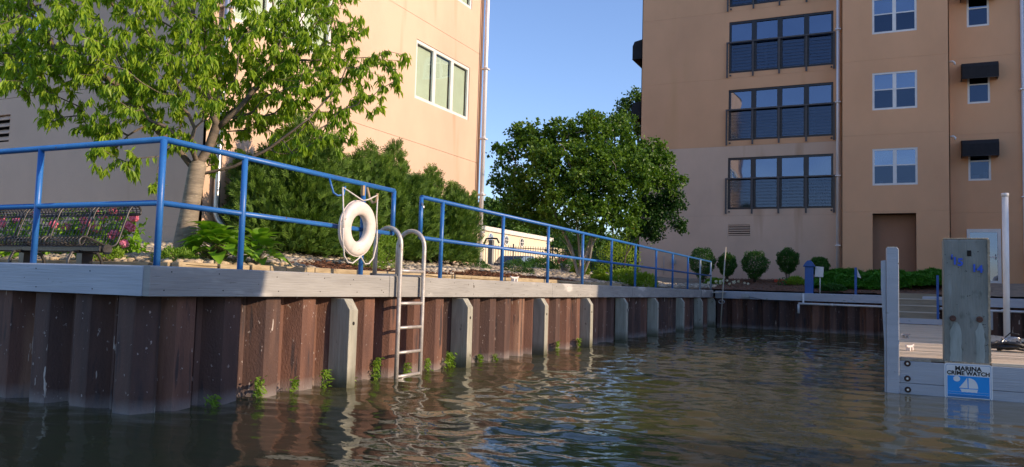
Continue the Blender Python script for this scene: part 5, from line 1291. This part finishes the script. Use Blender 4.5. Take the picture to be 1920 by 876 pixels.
# mulch chips
n = 15000; x = g.uniform(-10, -6.62, n); y = g.uniform(7.6, 20, n); k = ~in_stone(x, y); x, y = x[k], y[k]
n = 5000; xb_ = g.uniform(-6.2, 3, n); yb_ = g.uniform(28.0, 33.6, n); k = yb_ > yfar(xb_)+.62; x = np.concatenate([x, xb_[k]]); y = np.concatenate([y, yb_[k]])
P = np.stack([x, y, ground_h(x, y)+g.random(len(x))*.03+.004], -1); a = g.random(len(x))*6.28
V, F = leaves(P, np.stack([np.cos(a), np.sin(a), g.normal(size=len(x))*.25], -1), norm(g.normal(size=(len(x), 3))*.4+np.array([0, 0, 1])), .07*(.5+g.random(len(x))), .022, .3)
o = npmesh('mulch', V, F, M['mulch']); tag(o, 'reddish brown bark mulch scattered over the planting beds', 'mulch', kind='stuff')

# ================================================================== BEYOND THE FRAME
# unseen wing and boats, added to shade the far quay, dock and near corner
wg = thing('shade_wing', 'unseen two storey orange wing added at the right to shade the far quay wall', 'building', (0, 0, 0))
MB().box(10.5, 24, 17.6, 33.55, .3, 7.6).build('wall', M['orange'], wg); MB().box(10.2, 24, 17.3, 33.58, 7.6, 7.9).build('roof', M['white_vinyl'], wg)
for y in (19, 22, 25, 28, 31):
    for z in (2.2, 5.0):
        f_ = MB().box(10.44, 10.5, y-.7, y+.7, z, z+1.4).build('window', M['white_vinyl'], wg); MB().box(10.42, 10.438, y-.62, y+.62, z+.08, z+1.32).build('pane', M['glass_dark'], f_)
MB().box(9.9, 26, 17.2, 33.5, -.7, 1.2).build('quay', M['concrete'], wg)
def boat(label, x, y, L_, B_, cab, z_cab):
    t = thing('shade_boat', label, 'boat', (x, y, 0))
    out = [(-.5, 0), (-.48, .42), (.1, .5), (.34, .36), (.5, 0), (.34, -.36), (.1, -.5), (-.48, -.42)]
    v = []; lv_ = [(-.35, .72), (.1, .9), (1.05, 1.0)]
    for z, k in lv_: v += [(b*B_*k, a*L_*(.94 if z < 1 else 1), z+(.22*max(0, a) if z > .5 else 0)) for a, b in out]
    f = [(i+8*j, (i+1) % 8+8*j, (i+1) % 8+8*(j+1), i+8*(j+1)) for j in range(2) for i in range(8)]+[tuple(range(16, 24))]
    MB().add(v, f).build('hull', M['boatwhite'], t, bevel=.02)
    y0, y1 = cab
    MB().prism([(y0, 1.0), (y1, 1.0), (y1-.5, z_cab-.1), (y0+.15, z_cab-.1)], 'x', -B_*.38, B_*.38).build('cabin', M['boatwhite'], t, bevel=.05)
    MB().prism([(y0+.25, z_cab-.85), (y1-.35, z_cab-.85), (y1-.55, z_cab-.3), (y0+.3, z_cab-.3)], 'x', -B_*.385, B_*.385).build('cabin_window', M['glass_dark'], t)
    MB().box(-B_*.42, B_*.42, y0-.2, y1-.3, z_cab-.1, z_cab).build('cabin_roof', M['boatwhite'], t, bevel=.02)
boat('unseen white cabin cruiser added right of the camera to shade the near quay corner', 4.4, 3.2, 9.6, 3.0, (-4.3, 3.75), 4.5)  # added out of view; roof height set to shade the near cap
boat('unseen low white cabin boat added right of the dock to shade its planks', 6.2, 18.0, 6.4, 2.4, (-2.6, 2.2), 2.35)  # added out of view to shade the back of the dock
